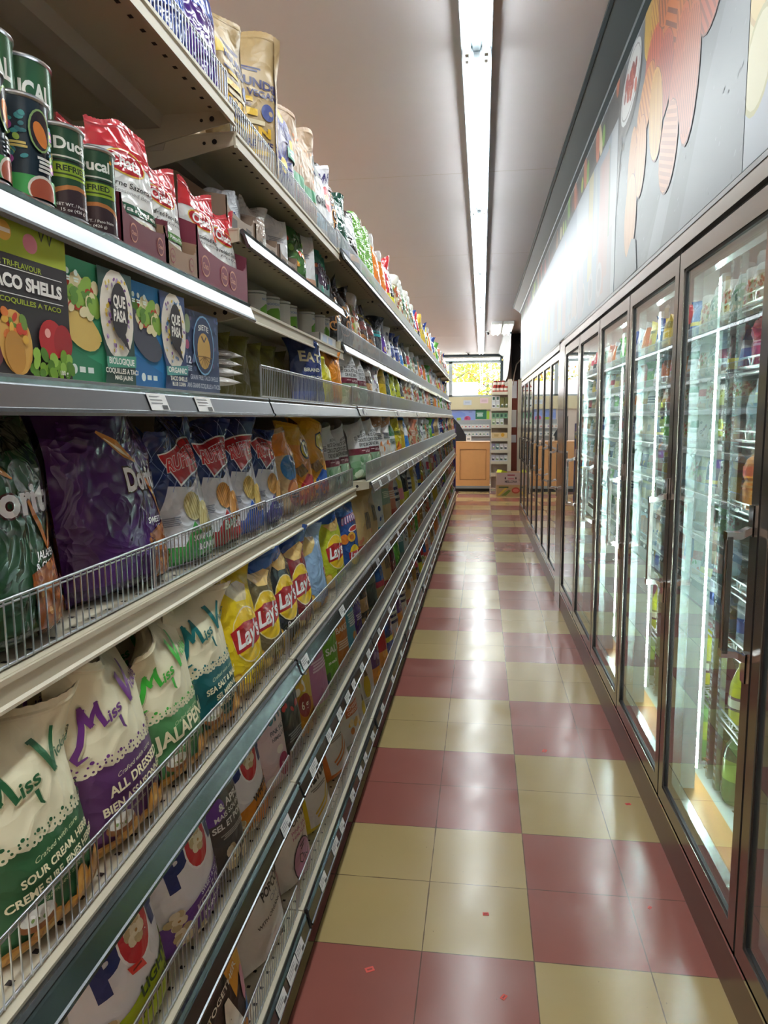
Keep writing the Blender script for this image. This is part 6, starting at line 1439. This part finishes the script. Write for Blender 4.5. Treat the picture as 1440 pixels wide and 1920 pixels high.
a = Art(.58, '#c8d4e0'); a.bars(0, .4, .7, .04, 4, '#a8b8cc'); flatcard('notice', -.64, -.43, 1.81, 1.93, 17.231, a, 'pale blue paper notice on the cream board', 'notices on the cream board', 'notice')
a = Art(.62, '#e0c8d0'); a.bars(0, .4, .7, .04, 4, '#c8aab4'); flatcard('notice', -.21, -.0, 1.85, 1.98, 17.231, a, 'pale pink paper notice on the cream board', 'notices on the cream board', 'notice')
# pack rack
r = empty('pack_rack', (-.46, 16.75, .9)); tag(r, 'grey rack of small packs behind the till', 'rack')
b = MB('galvanised'); b.box(-.5, .56, .12, .14, -.9, .52); b.build('back', r)
for x in (-.49, .54): b = MB('galvanised'); b.box(x, x + .02, -.02, .12, -.9, .1); b.build('leg', r)
for i, z in enumerate((.12, .31)):
    b = MB('galvanised'); b.box(-.5, .56, -.02, .12, z - .02, z); b.build('tier', r)
for i, z in enumerate((1.02, 1.21)):
    for j in range(11):
        x = -.93 + j * .092; a = Art(1.15, '#d3d6d2'); c = ['#6a9a7a', '#8a6a9a', '#5a7a9a', '#c8a08a', '#4f6a4a', '#a85a5a'][(i * 3 + j * 2) % 6]; a.ell(0, .5, .3, .22, c).rect(-.5, .5, .92, 1.15, '#b4bcb8')
        m = MB('card'); m.box(-.042, .042, 0, .06, 0, .10, '#d3d6d2'); flat_front(m, a, .083, -.0003, 0, 0, .0001, .0003); o = m.build('small_pack', None, (x, 16.745, z + .001)); tag(o, f'small pale pack in the {"lower" if i == 0 else "upper"} row of the rack, {ORD[j]} from its shelf end', 'pack', 'small packs in the rack')
# shelf of cans and boxes beside the till
r = empty('end_shelving', (.2, 12.2, 0)); tag(r, 'narrow beige shelf tower beside the oak counter', 'shelf tower')
b = MB('shelf_paint'); b.box(.135, .205, -.0, .04, 0, 2.19); b.build('upright', r); b = MB('shelf_paint'); b.box(-.18, -.165, .26, .3, 0, 2.19); b.build('upright', r)
b = MB('back_panel'); b.box(-.18, .2, .3, .32, .1, 2.15); b.build('back_panel', r)
TZ = [.40, .637, .853, 1.078, 1.332, 1.656, 1.958]
for z in TZ:
    b = MB('shelf_paint'); b.box(-.18, .135, -.0, .3, z - .03, z); b.build('shelf', r)
    b = MB('shelf_paint'); b.box(-.185, .135, -.012, 0, z - .055, z + .004); b.build('shelf_edge', r)
def small(me, x, z, label, cat, group, y=12.235): o = link('x', me, None, (x, y, z)); return o
def mini(name, w, h, d, art, x, y, z, label, cat, group):
    m = MB('card'); m.box(-w / 2, w / 2, 0, d, 0, h, art.base); flat_front(m, art, w, -.0003, 0, 0, .0001, .0003); o = m.build(name, None, (x, y, z + .001)); tag(o, label, cat, group)
def cyl(name, r_, h, cols, x, y, z, label, cat, group):
    m = MB('can_metal'); m.lathe([(0, 0), (r_, .0), (r_, h * .25), (r_, h * .72), (r_, h), (0, h)], 14, cols=['#b8b8b8'] + cols + ['#b8b8b8']); o = m.build(name, None, (x, y, z + .001)); tag(o, label, cat, group)
for j in range(4): cyl('food_can', .036, .105, ['#a8362c', '#e0d8cc', '#a8362c'], .075 + j * .072, 12.25, TZ[6], f'red and white can in the lower row on the tower top, {ORD[j]} from the counter', 'can', 'red and white cans')
for j in range(3): cyl('food_can', .036, .105, ['#a8362c', '#e0d8cc', '#8a2a26'], .09 + j * .074, 12.25, TZ[6] + .107, f'red and white can in the upper row on the tower top, {ORD[j]} from the counter', 'can', 'red and white cans')
NB = {5: ['#d0d2d4', '#c8cacc', '#6a6630', '#5a5628'], 4: ['#b8c8a0', '#d0d4c8', '#c8ccca'], 2: ['#8f8aa8', '#9fb4b0', '#d0cccc', '#c8c4c4'], 1: ['#c0bcc8', '#c8c8cc', '#c4c4c8', '#c8ccd0']}
for t, cols in NB.items():
    for j, c in enumerate(cols):
        hh = .2 if (t == 5 and j > 1) else .12; a = Art(hh / .07, c); a.rect(-.3, .3, .3, .8, ['#5a6a5a', '#4a4a55', '#8a9a6a', '#3f5a5a'][(t + j) % 4]).ell(.1, .9, .25, .2, '#e4e4e0')
        mini('boxed_good', .07, hh, .12, a, .065 + j * .078, 12.23, TZ[t], f'small {["pale", "grey", "olive", "dark"][j]} box on the {ORD[t]} tower shelf from the floor', 'box', 'small boxes on the shelf tower')
    if t in (5, 4):
        for j in range(2 if t == 5 else 4):
            a = Art(1.6, '#d6d8d6' if t == 5 else '#7fae8a'); a.rect(-.3, .3, .4, 1.2, '#3f5f50'); mini('boxed_good', .068, .108, .12, a, .065 + j * .076, 12.23, TZ[t] + .125, f'small box stacked on another on the {ORD[t]} tower shelf, {ORD[j]} from the counter', 'box', 'small boxes on the shelf tower')
a = Art(.35, '#d8bf8f'); a.ell(.2, .2, .11, .12, '#d8a02a').bars(-.2, .2, .3, .05, 2, '#b89a5a'); mini('fruit_crate', .3, .10, .2, a, .18, 12.19, TZ[3] + .005, 'beige fruit carton with orange sticker on the tower', 'carton', None)
# stacked produce boxes
def pbox(z, h, base, art, label, open_=False):
    w = .45; m = MB('carton'); t = .006
    if open_:
        m.box(-w / 2, w / 2, 0, .4, 0, t); m.box(-w / 2, w / 2, 0, t, 0, h); m.box(-w / 2, w / 2, .4 - t, .4, 0, h); m.box(-w / 2, -w / 2 + t, 0, .4, 0, h); m.box(w / 2 - t, w / 2, 0, .4, 0, h)
    else: m.box(-w / 2, w / 2, 0, .4, 0, h)
    m.mat('card'); flat_front(m, art, w, -.0004, 0, 0, .0001, .0004); o = m.build('cardboard_box', None, (.348, 11.775, z)); tag(o, label, 'box', 'cardboard boxes by the shelf tower'); return o
a = Art(.48, '#a88a5f'); a.rect(-.5, .5, 0, .48, '#a88a5f').poly([(-.46, .05), (-.1, .4), (-.02, .38), (-.36, .04)], '#c8a23a').poly([(-.3, .04), (.02, .3), (.1, .24), (-.1, .04)], '#6a7a34').rect(-.4, 0, .36, .42, '#4f5a34').ell(.3, .26, .17, .13, '#a8432f').ell(.3, .26, .12, .07, '#c8695a')
pbox(0, .222, None, a, 'brown banana box on the floor, lower of the stack')
a = Art(.5, '#b39c94'); a.rect(-.5, .5, 0, .5, '#b39c94').bars(.1, .4, .3, .05, 1, '#8a3040').bars(.1, .25, .24, .05, 1, '#b0606a').text('MELLONA', .1, .13, .1, '#4a4048', .5, .03).ell(-.13, .27, .03, .05, '#4a3438').ell(.3, .27, .03, .05, '#4a3438').ell(.44, .2, .04, .05, '#a88884')
pbox(.224, .228, None, a, 'pinkish open produce box, upper of the stack', True)
m = MB('paint'); m.box(-.06, .06, 0, .2, 0, .06, '#c8d43a'); o = m.build('yellow_packet', None, (.26, 11.86, .42)); o.rotation_euler = (0, .3, .4); tag(o, 'yellow green packet lying in the open produce box', 'packet')
m = MB('paint'); m.box(-.1, .1, 0, .2, -.12, .06, '#a8c4d0'); o = m.build('paper_stack', None, (.27, 11.9, .36)); tag(o, 'pale blue paper stack in the open produce box', 'paper')
# bare brick wall, pipes and the peeling panel past the cooler
m = MB('brick'); m.box(.42, 1.7, 12.75, 12.95, 0, 2.2); struct(m.build('wall_brick'))
m = MB('dark_void'); m.box(.42, 1.7, 12.75, 12.95, 2.2, CEIL); m.box(1.2, 1.25, 9.4, 12.75, 0, CEIL); struct(m.build('wall_dark_opening'))  # near-black sheets paint the darkness of the unlit opening
for i, (z0, z1, c) in enumerate(((1.85, 2.18, '#d8d6dc'), (1.28, 1.62, '#d0d2d2'), (.98, 1.13, '#c8ccd6'))):
    m = MB('card'); m.box(.425, .52, 12.742, 12.748, z0, z1, c); o = m.build('wall_notice'); tag(o, f'white paper notice on the brick wall, {["highest", "middle", "lowest"][i]} of three', 'notice', 'notices on the brick wall')
m = MB('shelf_paint'); m.box(.535, .60, 12.5, 12.6, 0, 2.2); o = m.build('white_post'); tag(o, 'pale post beside the brick wall notices', 'post')
for i, pts in enumerate(([(.5, 12.6, 3.0), (.58, 12.5, 2.8), (.66, 12.4, 2.75)], [(.42, 12.7, 2.2), (.47, 12.55, 2.5), (.6, 12.4, 2.66)], [(.44, 12.7, 2.1), (.46, 12.6, 2.3), (.5, 12.6, 2.5), (.62, 12.5, 2.62)])):
    m = MB('black_tie' if i < 2 else 'back_panel')
    for p0, p1 in zip(pts, pts[1:]): m.tube(p0, p1, .012, 6)
    o = m.build('hanging_cable'); tag(o, f'loose cable against the dark opening past the cooler, {ORD[i]} from above', 'cable', 'loose cables past the cooler')
m = MB('mural'); n = 14; V_ = np.linspace(0, 1, n); U_ = np.linspace(0, 1, 8)
P = np.zeros((n, 8, 3))
for j, v in enumerate(V_):
    for i, u in enumerate(U_): P[j, i] = (.366 - .05 * (1 - v) ** 2 * (1 - u) + .0, 12.1 + 4.9 * u, 2.25 + .75 * v)
add_grid(m, P, '#d0dae0', True); P2 = P.copy(); P2[:, :, 0] += .004; add_grid(m, P2, '#d0dae0')
o = m.build('mural_panel'); tag(o, 'loose white panel curling off the soffit near the shop front', 'wall panel', 'food photo panels above the coolers')
m = MB('wall_paint'); m.box(.37, .9, 12.96, 17.3, 2.2, CEIL); struct(m.build('soffit_front'))
m = MB('molding'); m.prism([(.24, CEIL), (.24, CEIL - .015), (.26, CEIL - .02), (.35, CEIL - .08), (.37, CEIL - .1), (.37, CEIL)], 12.0, 17.28); struct(m.build('trim_3'))
m = MB('molding'); m.box(.30, .36, 17.2, 17.29, 0, 2.93); struct(m.build('trim_4'))
# small red stickers dropped on the floor
for i, (x, y, s, r_) in enumerate(((-.438, -.084, .024, .5), (-.085, -.133, .018, 1.), (-.129, .173, .018, .1), (.411, .856, .02, .2), (.359, .262, .013, .9), (.134, 1.269, .026, 1.2))):
    m = MB('card'); m.box(-s / 2, s / 2, -s * .35, s * .35, 0, .0006, '#d84a3c').box(-s * .3, s * .3, -s * .1, s * .1, .0006, .0008, '#8a2a24')
    o = m.build('price_sticker', None, (x, y, .0004)); o.rotation_euler = (0, 0, r_); tag(o, ['red sticker on the red tile by the shelf kick', 'red sticker on the red tile near the tile corner', 'red sticker in the middle of a yellow tile', 'red sticker on the yellow tile beside the cooler', 'smallest red sticker, on the red tile by the cooler', 'torn red sticker on the farther red tile'][i], 'sticker', 'price stickers on the floor')
# ------------------------------------------------------------------ outdoors
m = MB('asphalt'); m.box(-14, 12, 17.6, 40, -.1, -.02); o = m.build('ground_outside'); struct(o)
r = empty('delivery_truck', (-1.45, 20.6, 0)); tag(r, 'white box truck parked outside the window', 'truck')
b = MB('white_wall'); b.box(-2.2, 1.15, 0, 2.0, .5, 2.56); b.build('box_body', r)
for x in (-1.7, .6):
    b = MB('black_plastic'); b.tube((x, -.02, .42), (x, .22, .42), .42, 18); b.build('wheel', r)
def tree(x, y, h, label, seed, leafs, trunk=.05, sp=1.2):
    r = empty('street_tree', (x, y, 0)); tag(r, label, 'tree', 'trees outside the shop'); q = random.Random(seed)
    b = MB('bark'); b.tube((0, 0, 0), (.02, 0, h * .75), trunk, 8, r1=trunk * .5)
    for k in range(9):
        z = h * (.5 + .04 * k); t = q.uniform(0, 6.28); b.tube((0, 0, z), (sp * .6 * math.cos(t), sp * .6 * math.sin(t), z + q.uniform(.2, .7)), trunk * .35, 5, r1=.01)
    b.build('trunk', r)
    c = MB(leafs[0])
    for k in range(900):
        t = q.uniform(0, 6.28); rr = sp * q.random() ** .5; cz = h * q.uniform(.52, 1.12); rr *= math.sin(math.pi * min(1, max(.1, (cz / h - .45) / .75))) ** .5
        p = Vector((rr * math.cos(t), rr * math.sin(t), cz)); u = Vector((q.uniform(-1, 1), q.uniform(-1, 1), q.uniform(-1, 1))).normalized(); w = u.orthogonal().normalized(); s = q.uniform(.05, .11)
        c.mat(leafs[q.randrange(len(leafs))]); c.add([tuple(p - u * s), tuple(p + w * s * .5), tuple(p + u * s), tuple(p - w * s * .5)], [(0, 1, 2, 3)])
    o = c.build('crown', r)
tree(.0, 24.5, 3.3, 'young street tree with yellow leaves outside the window', 1, ['leaf', 'leaf', 'leaf_green'], .05, 1.25)
tree(-1.5, 27.5, 3.5, 'bushy yellow and orange tree behind the white truck', 2, ['leaf', 'leaf_orange', 'leaf_green'], .09, 1.5)
tree(-.7, 31.0, 4.6, 'taller green tree farther back outside the window', 3, ['leaf_green', 'leaf_green', 'leaf'], .1, 1.7)

# ------------------------------------------------------------------ light and camera
w = bpy.data.worlds.new('world'); SC.world = w; w.use_nodes = True
nt = w.node_tree; bg = nt.nodes['Background']; sky = nt.nodes.new('ShaderNodeTexSky'); sky.sky_type = 'NISHITA'; sky.sun_elevation = R(38); sky.sun_rotation = R(150); sky.sun_disc = False; sky.dust_density = 4; sky.air_density = 1.2
mx = nt.nodes.new('ShaderNodeMix'); mx.data_type = 'RGBA'; mx.inputs[0].default_value = .55; mx.inputs[7].default_value = (3.2, 3.3, 3.4, 1)
sm_ = nt.nodes.new('ShaderNodeMix'); sm_.data_type = 'RGBA'; sm_.blend_type = 'MULTIPLY'; sm_.inputs[0].default_value = 1; sm_.inputs[7].default_value = (.35, .35, .35, 1)
nt.links.new(sky.outputs[0], sm_.inputs[6]); nt.links.new(sm_.outputs[2], mx.inputs[6]); nt.links.new(mx.outputs[2], bg.inputs[0]); bg.inputs[1].default_value = 1.0
s = bpy.data.lights.new('sun', 'SUN'); s.energy = 5; s.angle = R(2); s.color = (1, .95, .87); so = bpy.data.objects.new('sun', s); COL.objects.link(so); so.rotation_euler = (R(50), 0, R(200))

cam = bpy.data.cameras.new('camera'); co = bpy.data.objects.new('camera', cam); COL.objects.link(co); SC.camera = co
F_, PI_, YA, RO = 1345.48, .128616, .13591, -.008778
fw = Vector((-math.sin(YA) * math.cos(PI_), math.cos(YA) * math.cos(PI_), -math.sin(PI_))); rt = Vector((math.cos(YA), math.sin(YA), 0)); up = rt.cross(fw)
R_ = rt * math.cos(RO) + up * math.sin(RO); U_ = up * math.cos(RO) - rt * math.sin(RO)
mt = Matrix((R_, U_, -fw)).transposed().to_4x4(); mt.translation = Vector((-.15249, -1.81024, 1.46167)); co.matrix_world = mt
cam.sensor_fit = 'HORIZONTAL'; cam.sensor_width = 36; cam.lens = 36 * F_ / 1440; cam.clip_start = .02; cam.clip_end = 200
SC.view_settings.view_transform = 'Standard'; SC.view_settings.look = 'None'; SC.view_settings.gamma = 1; SC.view_settings.exposure = 1.08; SC.view_settings.use_curve_mapping = False
cy = SC.cycles
cy.max_bounces = 9; cy.diffuse_bounces = 4; cy.glossy_bounces = 4; cy.transmission_bounces = 4; cy.transparent_max_bounces = 12; cy.sample_clamp_indirect = 6; cy.caustics_reflective = False; cy.caustics_refractive = False
